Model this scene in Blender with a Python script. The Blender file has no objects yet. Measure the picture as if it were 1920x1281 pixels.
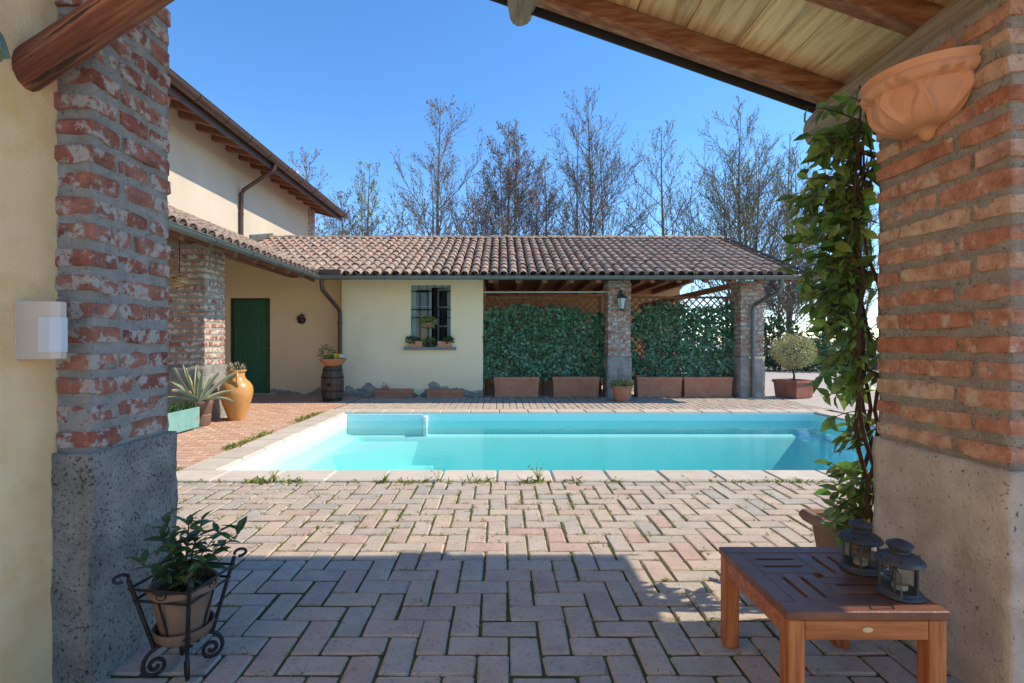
import bpy, bmesh, math, random
from mathutils import Vector, Matrix, noise as mnoise
R = math.radians
random.seed(7)

# ------------------------------------------------------------------ camera
scene = bpy.context.scene
H = 1.15                                    # eye height; focal length 960 px on a 1920 px wide picture
cam_d = bpy.data.cameras.new('camera')
cam = bpy.data.objects.new('camera', cam_d)
scene.collection.objects.link(cam)
cam_d.sensor_width = 36.0
cam_d.lens = 18.0
cam_d.shift_x = 20 / 1920
cam_d.clip_start = 0.05
cam_d.clip_end = 3000
cam.location = (0, 0, H)
cam.rotation_euler = (R(90), 0, 0)
scene.camera = cam

# ------------------------------------------------------------------ sky, sun, exposure
SUN = Vector((0.95, 0.045, 1.0)).normalized()
world = bpy.data.worlds.new('World')
scene.world = world
world.use_nodes = True
wn = world.node_tree.nodes
sky = wn.new('ShaderNodeTexSky')
sky.sky_type = 'NISHITA'
sky.sun_disc = False
sky.sun_elevation = math.asin(SUN.z)
sky.sun_rotation = math.atan2(SUN.x, SUN.y)
sky.air_density = 1.0
sky.dust_density = 0.0
sky.ozone_density = 5.0
hsv = wn.new('ShaderNodeHueSaturation')
hsv.inputs['Saturation'].default_value = 1.17
world.node_tree.links.new(sky.outputs[0], hsv.inputs['Color'])
world.node_tree.links.new(hsv.outputs[0], wn['Background'].inputs[0])
wn['Background'].inputs[1].default_value = 0.13
sun_d = bpy.data.lights.new('sun', 'SUN')
sun_d.energy = 2.95
sun_d.angle = R(0.53)
sun_d.color = (1.0, 0.86, 0.68)
sun = bpy.data.objects.new('sun', sun_d)
scene.collection.objects.link(sun)
sun.rotation_euler = SUN.to_track_quat('Z', 'Y').to_euler()
sun.location = (8, 0, 12)
vs = scene.view_settings
vs.view_transform = 'Standard'
vs.look = 'None'
vs.exposure = 1.05
vs.gamma = 1.0
vs.use_curve_mapping = False

# ------------------------------------------------------------------ helpers
COL = scene.collection
ROOT = {}                                   # object name -> world offset of its root


def P(px, py, Y):
    """photo pixel at known depth Y -> point"""
    return Vector(((px - 940) / 960 * Y, Y, H - (py - 640) / 960 * Y))


class MB:
    def __init__(s):
        s.v = []
        s.f = []

    def add(s, vs_, fs, mat=None):
        n = len(s.v)
        if mat is not None:
            vs_ = [mat @ Vector(p) for p in vs_]
        s.v.extend([tuple(p) for p in vs_])
        s.f.extend([tuple(i + n for i in f) for f in fs])
        return s

    def box(s, x0, x1, y0, y1, z0, z1, mat=None):
        v = [(x0, y0, z0), (x1, y0, z0), (x1, y1, z0), (x0, y1, z0), (x0, y0, z1), (x1, y0, z1), (x1, y1, z1), (x0, y1, z1)]
        return s.add(v, [(3, 2, 1, 0), (4, 5, 6, 7), (0, 1, 5, 4), (1, 2, 6, 5), (2, 3, 7, 6), (3, 0, 4, 7)], mat)

    def cbox(s, x0, x1, y0, y1, z0, z1, c=0.004, mat=None):
        hx, hy, hz = (x1 - x0) / 2, (y1 - y0) / 2, (z1 - z0) / 2
        c = min(c, hx * .45, hy * .45, hz * .45)
        cx, cy, cz = (x0 + x1) / 2, (y0 + y1) / 2, (z0 + z1) / 2
        v, idx = [], {}
        for a in (-1, 1):
            for b in (-1, 1):
                for d in (-1, 1):
                    for k, p in enumerate(((a * hx, b * (hy - c), d * (hz - c)), (a * (hx - c), b * hy, d * (hz - c)), (a * (hx - c), b * (hy - c), d * hz))):
                        idx[(a, b, d, k)] = len(v)
                        v.append((cx + p[0], cy + p[1], cz + p[2]))
        f = []
        S = (-1, 1)
        for a in S:
            f.append([idx[(a, b, d, 0)] for b, d in ((-1, -1), (1, -1), (1, 1), (-1, 1))][::a])
            f.append([idx[(b, a, d, 1)] for b, d in ((-1, -1), (1, -1), (1, 1), (-1, 1))][::-a])
            f.append([idx[(b, d, a, 2)] for b, d in ((-1, -1), (1, -1), (1, 1), (-1, 1))][::a])
        for a in S:
            for b in S:
                q = [idx[(a, b, -1, 0)], idx[(a, b, -1, 1)], idx[(a, b, 1, 1)], idx[(a, b, 1, 0)]]
                f.append(q if a * b > 0 else q[::-1])
                q = [idx[(a, -1, b, 0)], idx[(a, -1, b, 2)], idx[(a, 1, b, 2)], idx[(a, 1, b, 0)]]
                f.append(q[::-1] if a * b > 0 else q)
                q = [idx[(-1, a, b, 1)], idx[(-1, a, b, 2)], idx[(1, a, b, 2)], idx[(1, a, b, 1)]]
                f.append(q if a * b > 0 else q[::-1])
                for d in S:
                    t = [idx[(a, b, d, 0)], idx[(a, b, d, 1)], idx[(a, b, d, 2)]]
                    f.append(t if a * b * d > 0 else t[::-1])
        return s.add(v, f, mat)

    def beam(s, p0, p1, w, h, up=(0, 0, 1), c=0.004):
        p0, p1 = Vector(p0), Vector(p1)
        d = (p1 - p0)
        L = d.length
        d.normalize()
        side = d.cross(Vector(up)).normalized()
        u = side.cross(d)
        m = Matrix((d, side, u)).transposed().to_4x4()
        m.translation = p0
        return s.cbox(0, L, -w / 2, w / 2, -h / 2, h / 2, c, m)

    def tube(s, pts, rad, n=6, cap=True):
        pts = [Vector(p) for p in pts]
        if not isinstance(rad, (list, tuple)):
            rad = [rad] * len(pts)
        base = len(s.v)
        ref = None
        for i, p in enumerate(pts):
            d = (pts[min(i + 1, len(pts) - 1)] - pts[max(i - 1, 0)])
            if d.length < 1e-9:
                d = Vector((0, 0, 1))
            d.normalize()
            if ref is None:
                ref = d.orthogonal().normalized()
            else:
                ref = (ref - d * ref.dot(d))
                ref = ref.normalized() if ref.length > 1e-6 else d.orthogonal().normalized()
            b = d.cross(ref)
            for k in range(n):
                a = 2 * math.pi * k / n
                s.v.append(tuple(p + (ref * math.cos(a) + b * math.sin(a)) * rad[i]))
        for i in range(len(pts) - 1):
            for k in range(n):
                a, b2 = base + i * n + k, base + i * n + (k + 1) % n
                s.f.append((a, b2, b2 + n, a + n))
        if cap:
            s.f.append(tuple(base + k for k in range(n))[::-1])
            e = base + (len(pts) - 1) * n
            s.f.append(tuple(e + k for k in range(n)))
        return s

    def lathe(s, prof, n=24, c=(0, 0, 0), a0=0.0, a1=2 * math.pi, fn=None):
        full = abs(a1 - a0 - 2 * math.pi) < 1e-6
        m = n if full else n + 1
        base = len(s.v)
        for r, z in prof:
            for k in range(m):
                a = a0 + (a1 - a0) * k / n
                rr = r * (fn(a, z) if fn else 1)
                s.v.append((c[0] + rr * math.cos(a), c[1] + rr * math.sin(a), c[2] + z))
        for i in range(len(prof) - 1):
            for k in range(n):
                k2 = (k + 1) % m
                s.f.append((base + i * m + k, base + i * m + k2, base + (i + 1) * m + k2, base + (i + 1) * m + k))
        return s

    def quad(s, a, b, c, d):
        return s.add([a, b, c, d], [(0, 1, 2, 3)])

    def leaf(s, base, d, up, L, W, fold=0.25, droop=0.25):
        base, d, up = Vector(base), Vector(d).normalized(), Vector(up)
        side = d.cross(up)
        if side.length < 1e-5:
            side = d.orthogonal()
        side.normalize()
        u = side.cross(d).normalized()
        def pt(t, w, z):
            return base + d * (L * t) + side * (W * w) + u * (L * (z - droop * t * t))
        v = [pt(0, 0, 0), pt(.3, -.42, fold * .25), pt(.3, 0, 0), pt(.3, .42, fold * .25), pt(.65, -.38, fold * .2), pt(.65, 0, 0), pt(.65, .38, fold * .2), pt(1, 0, -.03)]
        return s.add(v, [(0, 2, 1), (0, 3, 2), (1, 2, 5, 4), (2, 3, 6, 5), (4, 5, 7), (5, 6, 7)])

    def mesh(s, name, mat, smooth=False):
        me = bpy.data.meshes.new(name)
        me.from_pydata(s.v, [], s.f)
        if mat:
            me.materials.append(mat)
        if smooth:
            me.polygons.foreach_set('use_smooth', [True] * len(me.polygons))
        me.update()
        return me

    def build(s, name, mat, parent=None, world=False, smooth=False, kind=None, label=None, angle=None):
        if world and parent is not None:
            o = ROOT[parent.name]
            s.v = [(p[0] - o[0], p[1] - o[1], p[2] - o[2]) for p in s.v]
        me = s.mesh(name, mat, smooth)
        ob = bpy.data.objects.new(name, me)
        COL.objects.link(ob)
        if angle:
            me.polygons.foreach_set('use_smooth', [True] * len(me.polygons))
            try:
                me.set_sharp_from_angle(angle=R(angle))
            except Exception:
                pass
        if parent is not None:
            ob.parent = parent
            ROOT[ob.name] = ROOT[parent.name]
        else:
            ROOT[ob.name] = Vector((0, 0, 0))
        if kind:
            ob['kind'] = kind
        if label:
            ob['label'] = label
        return ob


def piece(name, me, loc, parent, rot=None, scale=None):
    """an alike piece sharing mesh data; loc in world, parent unrotated"""
    ob = bpy.data.objects.new(name, me)
    COL.objects.link(ob)
    ob.parent = parent
    ob.location = Vector(loc) - ROOT[parent.name]
    if rot is not None:
        ob.rotation_euler = rot
    if scale is not None:
        ob.scale = scale
    ROOT[ob.name] = ROOT[parent.name]
    return ob


def tag(o, label, cat, group=None):
    o['label'] = label
    o['category'] = cat
    if group:
        o['group'] = group
    return o


def thing(name, label, cat, loc=(0, 0, 0), rz=0.0, group=None):
    o = bpy.data.objects.new(name, None)
    COL.objects.link(o)
    o.empty_display_size = 0.2
    o.location = loc
    o.rotation_euler = (0, 0, rz)
    ROOT[o.name] = Vector(loc)
    return tag(o, label, cat, group)


def copy_tree(o, parent=None):
    c = o.copy()
    COL.objects.link(c)
    if parent is not None:
        c.parent = parent
    for ch in list(o.children):
        copy_tree(ch, c)
    return c


# ------------------------------------------------------------------ materials
def mat(name, cols, scale=6.0, detail=5, rough=0.8, bump=0.25, bscale=45.0, rnd=0.0, pal=None, spots=None, spots2=None,
        metal=0.0, stretch=(1, 1, 1), spec=0.4, offset=True, bdist=0.004, hue=0.0, transl=0.0, coat=0.0):
    m = bpy.data.materials.new(name)
    m.use_nodes = True
    nt = m.node_tree
    N, L = nt.nodes, nt.links
    bs = N['Principled BSDF']
    tc = N.new('ShaderNodeTexCoord')
    oi = N.new('ShaderNodeObjectInfo')
    ge = N.new('ShaderNodeNewGeometry')
    rs = N.new('ShaderNodeMath')
    rs.operation = 'ADD'
    L.new(oi.outputs['Random'], rs.inputs[0])
    L.new(ge.outputs['Random Per Island'], rs.inputs[1])
    rf = N.new('ShaderNodeMath')
    rf.operation = 'FRACT'
    L.new(rs.outputs[0], rf.inputs[0])
    rand = rf.outputs[0]
    mp = N.new('ShaderNodeMapping')
    mp.inputs['Scale'].default_value = stretch
    L.new(tc.outputs['Object'], mp.inputs['Vector'])
    if offset:
        ml = N.new('ShaderNodeMath')
        ml.operation = 'MULTIPLY'
        ml.inputs[1].default_value = 37.0
        L.new(rand, ml.inputs[0])
        L.new(ml.outputs[0], mp.inputs['Location'])
    vec = mp.outputs[0]

    def noise(sc, det=5, ro=0.6):
        n = N.new('ShaderNodeTexNoise')
        n.inputs['Scale'].default_value = sc
        n.inputs['Detail'].default_value = det
        n.inputs['Roughness'].default_value = ro
        L.new(vec, n.inputs['Vector'])
        return n.outputs['Fac']

    def ramp(fac, stops):
        r = N.new('ShaderNodeValToRGB')
        e = r.color_ramp.elements
        while len(e) < len(stops):
            e.new(0.5)
        for i, (p, c) in enumerate(stops):
            e[i].position = p
            e[i].color = (c[0], c[1], c[2], 1)
        L.new(fac, r.inputs[0])
        return r.outputs[0]

    k = len(cols)
    if k == 1:
        cols = [tuple(x * .85 for x in cols[0]), tuple(min(1, x * 1.12) for x in cols[0])]
        k = 2
    col = ramp(noise(scale, detail), [(0.3 + 0.4 * i / (k - 1), c) for i, c in enumerate(cols)])
    if pal:
        pr = N.new('ShaderNodeValToRGB')
        pr.color_ramp.interpolation = 'LINEAR'
        e = pr.color_ramp.elements
        while len(e) < len(pal):
            e.new(0.5)
        for i, c in enumerate(pal):
            e[i].position = i / (len(pal) - 1)
            e[i].color = (*c, 1)
        L.new(rand, pr.inputs[0])
        mx = N.new('ShaderNodeMix')
        mx.data_type = 'RGBA'
        mx.blend_type = 'MULTIPLY'
        mx.inputs[0].default_value = 1.0
        L.new(col, mx.inputs[6])
        L.new(pr.outputs[0], mx.inputs[7])
        col = mx.outputs[2]
    for sp in (spots, spots2):
        if sp:
            c, sc, t0, t1 = sp[:4]
            f = ramp(noise(sc, 6, 0.65), [(t0, (0, 0, 0)), (t1, (1, 1, 1))])
            mx = N.new('ShaderNodeMix')
            mx.data_type = 'RGBA'
            if len(sp) > 4:
                mm = N.new('ShaderNodeMath')
                mm.operation = 'MULTIPLY'
                mm.inputs[1].default_value = sp[4]
                L.new(f, mm.inputs[0])
                f = mm.outputs[0]
            L.new(f, mx.inputs[0])
            L.new(col, mx.inputs[6])
            mx.inputs[7].default_value = (*c, 1)
            col = mx.outputs[2]
    if rnd or hue:
        hs = N.new('ShaderNodeHueSaturation')
        mr = N.new('ShaderNodeMapRange')
        mr.inputs[3].default_value = 1 - rnd
        mr.inputs[4].default_value = 1 + rnd
        L.new(rand, mr.inputs[0])
        L.new(mr.outputs[0], hs.inputs['Value'])
        if hue:
            m2 = N.new('ShaderNodeMath')
            m2.operation = 'MULTIPLY'
            m2.inputs[1].default_value = 7.31
            L.new(rand, m2.inputs[0])
            m3 = N.new('ShaderNodeMath')
            m3.operation = 'FRACT'
            L.new(m2.outputs[0], m3.inputs[0])
            m4 = N.new('ShaderNodeMapRange')
            m4.inputs[3].default_value = 0.5 - hue
            m4.inputs[4].default_value = 0.5 + hue
            L.new(m3.outputs[0], m4.inputs[0])
            L.new(m4.outputs[0], hs.inputs['Hue'])
        L.new(col, hs.inputs['Color'])
        col = hs.outputs[0]
    L.new(col, bs.inputs['Base Color'])
    bs.inputs['Roughness'].default_value = rough
    bs.inputs['Metallic'].default_value = metal
    bs.inputs['Specular IOR Level'].default_value = spec
    if coat:
        bs.inputs['Coat Weight'].default_value = coat
    if bump:
        b = N.new('ShaderNodeBump')
        b.inputs['Strength'].default_value = bump
        b.inputs['Distance'].default_value = bdist * 3.0
        L.new(noise(bscale, 8, 0.7), b.inputs['Height'])
        L.new(b.outputs[0], bs.inputs['Normal'])
    if transl:
        tr = N.new('ShaderNodeBsdfTranslucent')
        L.new(col, tr.inputs['Color'])
        mx = N.new('ShaderNodeMixShader')
        mx.inputs[0].default_value = transl
        L.new(bs.outputs[0], mx.inputs[1])
        L.new(tr.outputs[0], mx.inputs[2])
        L.new(mx.outputs[0], N['Material Output'].inputs['Surface'])
    return m


WHITEWASH = (0.56, 0.52, 0.47)
M = {}
M['brick_red'] = mat('brick_red', [(.50, .42, .4), (1.08, 1.05, 1.0)], 14, detail=9, pal=[(.50, .18, .13), (.60, .28, .20), (.44, .16, .12), (.57, .29, .22), (.50, .195, .145)],
                     spots=((.60, .54, .48), 16, .50, .56, .92), spots2=((.10, .07, .06), 62, .58, .66, .7), bump=1.0, bscale=75, rough=.92, spec=.2, bdist=.006)
M['brick_salmon'] = mat('brick_salmon', [(.58, .44, .38), (1.08, 1.05, 1.02)], 16, detail=9, pal=[(.70, .37, .25), (.78, .52, .36), (.62, .27, .17), (.74, .45, .31), (.80, .61, .45), (.66, .32, .21)],
                        spots=((.74, .60, .44), 14, .55, .64, .8), spots2=((.14, .075, .055), 52, .58, .67, .65), bump=1.0, bscale=75, rough=.92, spec=.2, bdist=.006)
M['brick_far'] = mat('brick_far', [(.7, .6, .55), (1, 1, 1)], 9, pal=[(.42, .16, .10), (.50, .28, .2), (.38, .14, .10), (.52, .40, .33), (.40, .19, .13)],
                     spots=((.60, .54, .47), 11, .49, .56, .9), bump=.6, bscale=50, rough=.92, spec=.2)
M['mortar'] = mat('mortar', [(.37, .35, .315), (.56, .53, .48)], 14, bump=1.0, bscale=90, rough=.95, spec=.15, bdist=.008, spots=((.13, .12, .11), 70, .59, .66, .75), spots2=((.66, .65, .62), 85, .61, .67, .6))
M['mortar_warm'] = mat('mortar_warm', [(.36, .31, .24), (.54, .47, .38)], 14, bump=1.0, bscale=90, rough=.95, spec=.15, bdist=.008, spots=((.12, .10, .08), 70, .58, .65, .75), spots2=((.68, .62, .52), 85, .60, .66, .6))
M['mortar_far'] = mat('mortar_far', [(.26, .25, .21), (.36, .35, .30)], 10, bump=.6, bscale=60, rough=.95, spec=.15)
M['plinth'] = mat('plinth', [(.34, .315, .28), (.62, .59, .53)], 7, detail=9, bump=1.0, bscale=60, rough=.95, spec=.15, bdist=.014, spots=((.26, .22, .17), 2.6, .50, .66, .65), spots2=((.05, .045, .04), 85, .555, .615, .85))
M['plinth_warm'] = mat('plinth_warm', [(.48, .41, .33), (.68, .59, .49)], 8, bump=.8, bscale=60, rough=.95, spec=.15, bdist=.008, spots=((.10, .085, .065), 55, .61, .66, .9), spots2=((.62, .56, .48), 75, .61, .66, .8))
M['plaster_near'] = mat('plaster_near', [(.82, .54, .26), (.90, .66, .37)], 3.5, bump=.5, bscale=110, rough=.92, spec=.15, bdist=.005, offset=False, spots=((.16, .08, .03), 90, .70, .74, .7), spots2=((.74, .42, .14), 2.0, .50, .68, .7))
M['plaster_door'] = mat('plaster_door', [(.74, .50, .27), (.82, .60, .36)], 1.2, bump=.3, bscale=60, rough=.92, spec=.15, offset=False)
M['plaster_house'] = mat('plaster_house', [(.50, .43, .33), (.58, .51, .41)], 0.8, bump=.2, bscale=40, rough=.92, spec=.15, offset=False, spots=((.25, .17, .10), 9, .68, .74, .6))
M['wood_dark'] = mat('wood_dark', [(.10, .035, .018), (.22, .085, .04)], 5, stretch=(8, 8, 1), bump=.5, bscale=30, rough=.7, rnd=.2)
M['stone_sill'] = mat('stone_sill', [(.16, .17, .17), (.26, .27, .27)], 20, bump=.3)
M['metal_gutter'] = mat('metal_gutter', [(.10, .115, .11), (.15, .165, .155)], 5, rough=.42, metal=.25, bump=.08, spec=.5)
M['metal_brown'] = mat('metal_brown', [(.085, .05, .04), (.12, .07, .055)], 4, rough=.35, metal=.3, bump=.05, spec=.5)
M['iron'] = mat('iron', [(.012, .012, .014), (.03, .03, .032)], 25, rough=.5, bump=.3, metal=.3)
M['terracotta'] = mat('terracotta', [(.40, .165, .09), (.52, .24, .14)], 6, rough=.85, bump=.25, bscale=40, rnd=.08, spots=((.60, .46, .36), 7, .60, .74, .5), spec=.25)
M['terracotta_old'] = mat('terracotta_old', [(.26, .10, .065), (.36, .16, .11)], 7, rough=.9, bump=.4, spots=((.14, .09, .07), 9, .58, .7, .6), spec=.2)
M['terracotta_pale'] = mat('terracotta_pale', [(.17, .105, .07), (.26, .165, .115)], 8, rough=.9, bump=.3, spec=.2)
M['soil'] = mat('soil', [(.03, .02, .012), (.07, .05, .03)], 40, bump=1, bscale=60, rough=1)
M['leaf_dark'] = mat('leaf_dark', [(.035, .085, .03), (.075, .15, .05)], 12, rough=.32, bump=0, rnd=.45, hue=.03, transl=.18, spec=.5)
M['leaf_ivy'] = mat('leaf_ivy', [(.08, .19, .10), (.16, .32, .17)], 6, rough=.30, bump=0, rnd=.65, hue=.045, transl=.15, spec=.5)
M['leaf_vine'] = mat('leaf_vine', [(.10, .18, .035), (.19, .29, .06)], 10, rough=.3, bump=0, rnd=.55, hue=.045, transl=.4, spec=.5)
M['leaf_varieg'] = mat('leaf_varieg', [(.25, .27, .10), (.50, .48, .25)], 14, rough=.5, bump=0, rnd=.4, hue=.02, transl=.2)
M['leaf_lime'] = mat('leaf_lime', [(.10, .19, .03), (.19, .30, .06)], 10, rough=.5, bump=0, rnd=.4, hue=.03, transl=.3)
M['succulent'] = mat('succulent', [(.14, .19, .05), (.26, .30, .09)], 12, rough=.5, bump=0, rnd=.3, hue=.03)
M['bark'] = mat('bark', [(.14, .12, .09), (.25, .215, .17)], 5, bump=.4, rough=.95, spec=.1)
M['bark_brown'] = mat('bark_brown', [(.045, .025, .018), (.10, .06, .04)], 12, bump=.4, rough=.9, spec=.15)
M['bud_dark'] = mat('bud_dark', [(.09, .06, .05), (.19, .13, .10)], 3, bump=0, rough=.8, rnd=.4)
M['bud_green'] = mat('bud_green', [(.19, .21, .03), (.32, .33, .07)], 3, bump=0, rough=.7, rnd=.4, hue=.03, transl=.3)

C255 = lambda r, g, b: tuple(((x / 255) / 12.92 if x / 255 <= .04045 else ((x / 255 + .055) / 1.055) ** 2.4) for x in (r, g, b))


def brickmesh(cache, key, sx, sy, sz, material, var, c=0.006, j=0.003, tag_='brick'):
    k = (key, round(sx, 3), round(sy, 3), round(sz, 3), var)
    if k not in cache:
        rg = random.Random(hash(k[1:]) & 0xffff)
        m = MB()
        if key in ('nl', 'nr'):
            # hand-made brick: chamfered section swept along its length with wobbling edges
            swap = sy > sx
            a, b = (sy, sx) if swap else (sx, sy)
            ns = 5 if a > .17 else 4
            cc = .005
            for i in range(ns):
                t = -1 + 2 * i / (ns - 1)
                x = t * a / 2
                e = 1 if 0 < i < ns - 1 else .965
                hy, hz = b / 2 * (1 if 0 < i < ns - 1 else .97), sz / 2 * rg.uniform(.9, 1.04) * (1 if 0 < i < ns - 1 else .86)
                ring = [(-hy + cc, -hz), (hy - cc, -hz), (hy, -hz + cc), (hy, hz - cc), (hy - cc, hz), (-hy + cc, hz), (-hy, hz - cc), (-hy, -hz + cc)]
                oz = rg.uniform(-.003, .003)
                for (p, q) in ring:
                    v = (x + rg.uniform(-j, j) * 1.3, p + rg.uniform(-j, j) * .8, q + oz + rg.uniform(-j, j))
                    m.v.append((v[1], v[0], v[2]) if swap else v)
            for i in range(ns - 1):
                for q in range(8):
                    q2 = (q + 1) % 8
                    f = (i * 8 + q, i * 8 + q2, i * 8 + 8 + q2, i * 8 + 8 + q)
                    m.f.append(f if swap else f[::-1])
            f0, f1 = tuple(range(8)), tuple((ns - 1) * 8 + q for q in range(8))
            m.f.append(f0[::-1] if swap else f0)
            m.f.append(f1 if swap else f1[::-1])
            me = m.mesh(tag_, material, False)
            cache[k] = me
            return me
        m.cbox(-sx / 2, sx / 2, -sy / 2, sy / 2, -sz / 2, sz / 2, c * rg.uniform(.7, 1.5))
        m.v = [(p[0] + rg.uniform(-j, j), p[1] + rg.uniform(-j, j), p[2] + rg.uniform(-j, j) * (.35 if sz < .052 and tag_ == 'paver' else 1)) for p in m.v]
        cache[k] = m.mesh(tag_, material)
    return cache[k]


def rough_box(x0, x1, y0, y1, z0, z1, res, amp, freq, seed, amp2=0.0):
    """box skin as a fine grid, pushed about by noise"""
    m = MB()
    nx, ny, nz = (max(2, int((b - a) / res)) for a, b in ((x0, x1), (y0, y1), (z0, z1)))
    ring = [(x0 + (x1 - x0) * i / nx, y0) for i in range(nx)] + [(x1, y0 + (y1 - y0) * i / ny) for i in range(ny)]
    ring += [(x1 - (x1 - x0) * i / nx, y1) for i in range(nx)] + [(x0, y1 - (y1 - y0) * i / ny) for i in range(ny)]
    n = len(ring)
    for j in range(nz + 1):
        z = z0 + (z1 - z0) * j / nz
        for (x, y) in ring:
            p = Vector((x, y, z))
            o = mnoise.noise_vector(p * freq + Vector((seed, 0, 0))) * amp
            if amp2:
                o += mnoise.noise_vector(p * freq * 4.1 + Vector((0, seed, 0))) * amp2
            m.v.append((x + o.x, y + o.y, z + (o.z if j < nz else 0)))
    for j in range(nz):
        for i in range(n):
            k = (i + 1) % n
            m.f.append((j * n + i, j * n + k, (j + 1) * n + k, (j + 1) * n + i))
    m.f.append(tuple(nz * n + i for i in range(n)))
    return m


BC = {}


def brick_pillar(parent, key, x0, x1, y0, y1, zp, z1, course, bh, bl, brickmat, mortarmat, plinthmat, seed, bd=0.115, proud=.006, plinth_out=.012, sides='NSEW', jit=.003):
    """mortar core (the part) with plinth and bricks as sub-parts"""
    rg = random.Random(seed)
    near = key in ('nl', 'nr')
    ins = 0.005 if near else .009
    if near:
        core = rough_box(x0 + ins, x1 - ins, y0 + ins, y1 - ins, zp - .02, z1, .022, .006, 16, seed, .004)
    else:
        core = rough_box(x0 + ins, x1 - ins, y0 + ins, y1 - ins, zp - .02, z1, .08, .004, 9, seed)
    core = core.build('pillar', mortarmat, parent, world=True, smooth=near)
    po = plinth_out
    if near:
        pm = rough_box(x0 - po, x1 + po, y0 - po, y1 + po, -.02, zp, .022, .016, 5, seed, .006)
    else:
        pm = rough_box(x0 - po, x1 + po, y0 - po, y1 + po, -.02, zp, .06, .012, 5, seed, .004)
    pl = pm.build('plinth', plinthmat, core, world=True, smooth=True)
    nc = int((z1 - zp) / course)
    for k in range(nc):
        z = zp + course * (k + .5)
        own = k % 2                       # which pair of faces runs through the corner
        for face in sides:
            if face in 'EW':
                s0, s1 = (y0, y1) if own == 0 else (y0 + bd + .012, y1 - bd - .012)
            else:
                s0, s1 = (x0, x1) if own == 1 else (x0 + bd + .012, x1 - bd - .012)
            L = s1 - s0
            joint = .022
            cnt = max(1, round((L + joint) / (bl + joint)))
            cuts = []
            if cnt == 1 and L > bl * 1.3:
                cnt = 2
            # uneven lengths
            if cnt == 1:
                lens = [L]
            else:
                if (k // 1) % 2 == 0:
                    ws = [1.0] * cnt
                    ws[0] = .5 if L > bl * 1.2 and rg.random() < .85 else 1
                    ws[-1] = .62 if cnt > 2 else 1
                else:
                    ws = [1.0] * cnt
                    if cnt > 1 and L > bl * 1.2 and L < bl * 2:
                        ws[-1] = .5
                ws = [w * rg.uniform(.94, 1.06) for w in ws]
                tot = L - joint * (cnt - 1)
                lens = [tot * w / sum(ws) for w in ws]
            c = s0
            for l in lens:
                mid = c + l / 2
                c += l + joint
                hgt = bh * rg.uniform(.92, 1.06)
                var = rg.randrange(4)
                lr = round(l * 100) / 100 - .002
                out = proud * rg.uniform(.2, 1.4)
                dz = rg.uniform(-.003, .003)
                tilt = (rg.uniform(-.012, .012), rg.uniform(-.012, .012), rg.uniform(-.01, .01))
                hq = round(hgt * 250) / 250
                if face in 'EW':
                    me = brickmesh(BC, key, bd, lr, hq, brickmat, var, j=jit)
                    x = (x1 - bd / 2 + out - ins * .5) if face == 'E' else (x0 + bd / 2 - out + ins * .5)
                    piece('brick', me, (x, mid, z + dz), core, tilt)
                else:
                    me = brickmesh(BC, key, lr, bd, hq, brickmat, var, j=jit)
                    y = (y1 - bd / 2 + out - ins * .5) if face == 'N' else (y0 + bd / 2 - out + ins * .5)
                    piece('brick', me, (mid, y, z + dz), core, tilt)
    return core


# ------------------------------------------------------------------ ground and paving
def struct(o):
    o['kind'] = 'structure'
    return o


M['ground'] = mat('ground', [(.40, .35, .29), (.52, .47, .40)], 1.5, bump=.4, bscale=30, rough=.95, offset=False, spots=((.20, .22, .10), .35, .55, .7, .5), spec=.15)
M['bedding'] = mat('bedding', [(.05, .055, .022), (.12, .115, .055)], 22, bump=1, bscale=60, rough=1, offset=False, spots=((.09, .13, .03), 9, .48, .58, .85), spec=.1)
M['paver'] = mat('paver', [(.86, .84, .84), (1.08, 1.06, 1.04)], 7, pal=[(.49, .42, .325), (.49, .395, .305), (.43, .395, .325), (.48, .385, .30), (.46, .41, .335), (.47, .35, .285), (.44, .395, .325), (.38, .355, .305)],
                 spots=((.13, .115, .10), 60, .56, .68, .62), spots2=((.66, .62, .56), 95, .62, .68, .6), bump=.6, bscale=90, rough=.93, spec=.18, bdist=.004)
M['paver_red'] = mat('paver_red', [(.82, .80, .78), (1.08, 1.05, 1.02)], 7, pal=[(.56, .38, .27), (.52, .32, .22), (.60, .43, .31), (.50, .33, .235), (.55, .35, .24)],
                     spots=((.16, .11, .08), 60, .60, .70, .5), bump=.6, bscale=80, rough=.93, spec=.18)
M['stone_coping'] = mat('stone_coping', [(.46, .405, .32), (.55, .49, .40)], 5, bump=.25, bscale=70, rough=.9, rnd=.06, spots=((.36, .31, .22), 5, .60, .75, .5), spec=.2)
M['stone_pale'] = mat('stone_pale', [(.40, .36, .31), (.48, .44, .38)], 3, bump=.3, bscale=40, rough=.95, spec=.15, offset=False)

POOL = (-2.53, 5.05, 4.54, 8.30)           # inner edge of the coping
CW = 0.33
# ground sheet with a hole where the pool is
g = MB()
B = 900
px0, px1, py0, py1 = POOL[0] - .2, POOL[1] + .2, POOL[2] - .2, POOL[3] + .2
zg = -.062
pts = {'a': (-B, -60), 'b': (B, -60), 'c': (B, B), 'd': (-B, B), 'e': (px0, py0), 'f': (px1, py0), 'g': (px1, py1), 'h': (px0, py1)}
T = {k: (v[0], v[1], zg) for k, v in pts.items()}
for q in ('abfe', 'bcgf', 'cdhg', 'daeh'):
    g.quad(*[T[k] for k in q])
struct(g.build('ground', M['ground']))

paving = MB()
paving.box(-3.3, 5.6, .6, POOL[2] - CW - .005, -.058, -.0085)
paving = struct(paving.build('courtyard_paving', M['bedding']))
U = 0.1165


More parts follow.
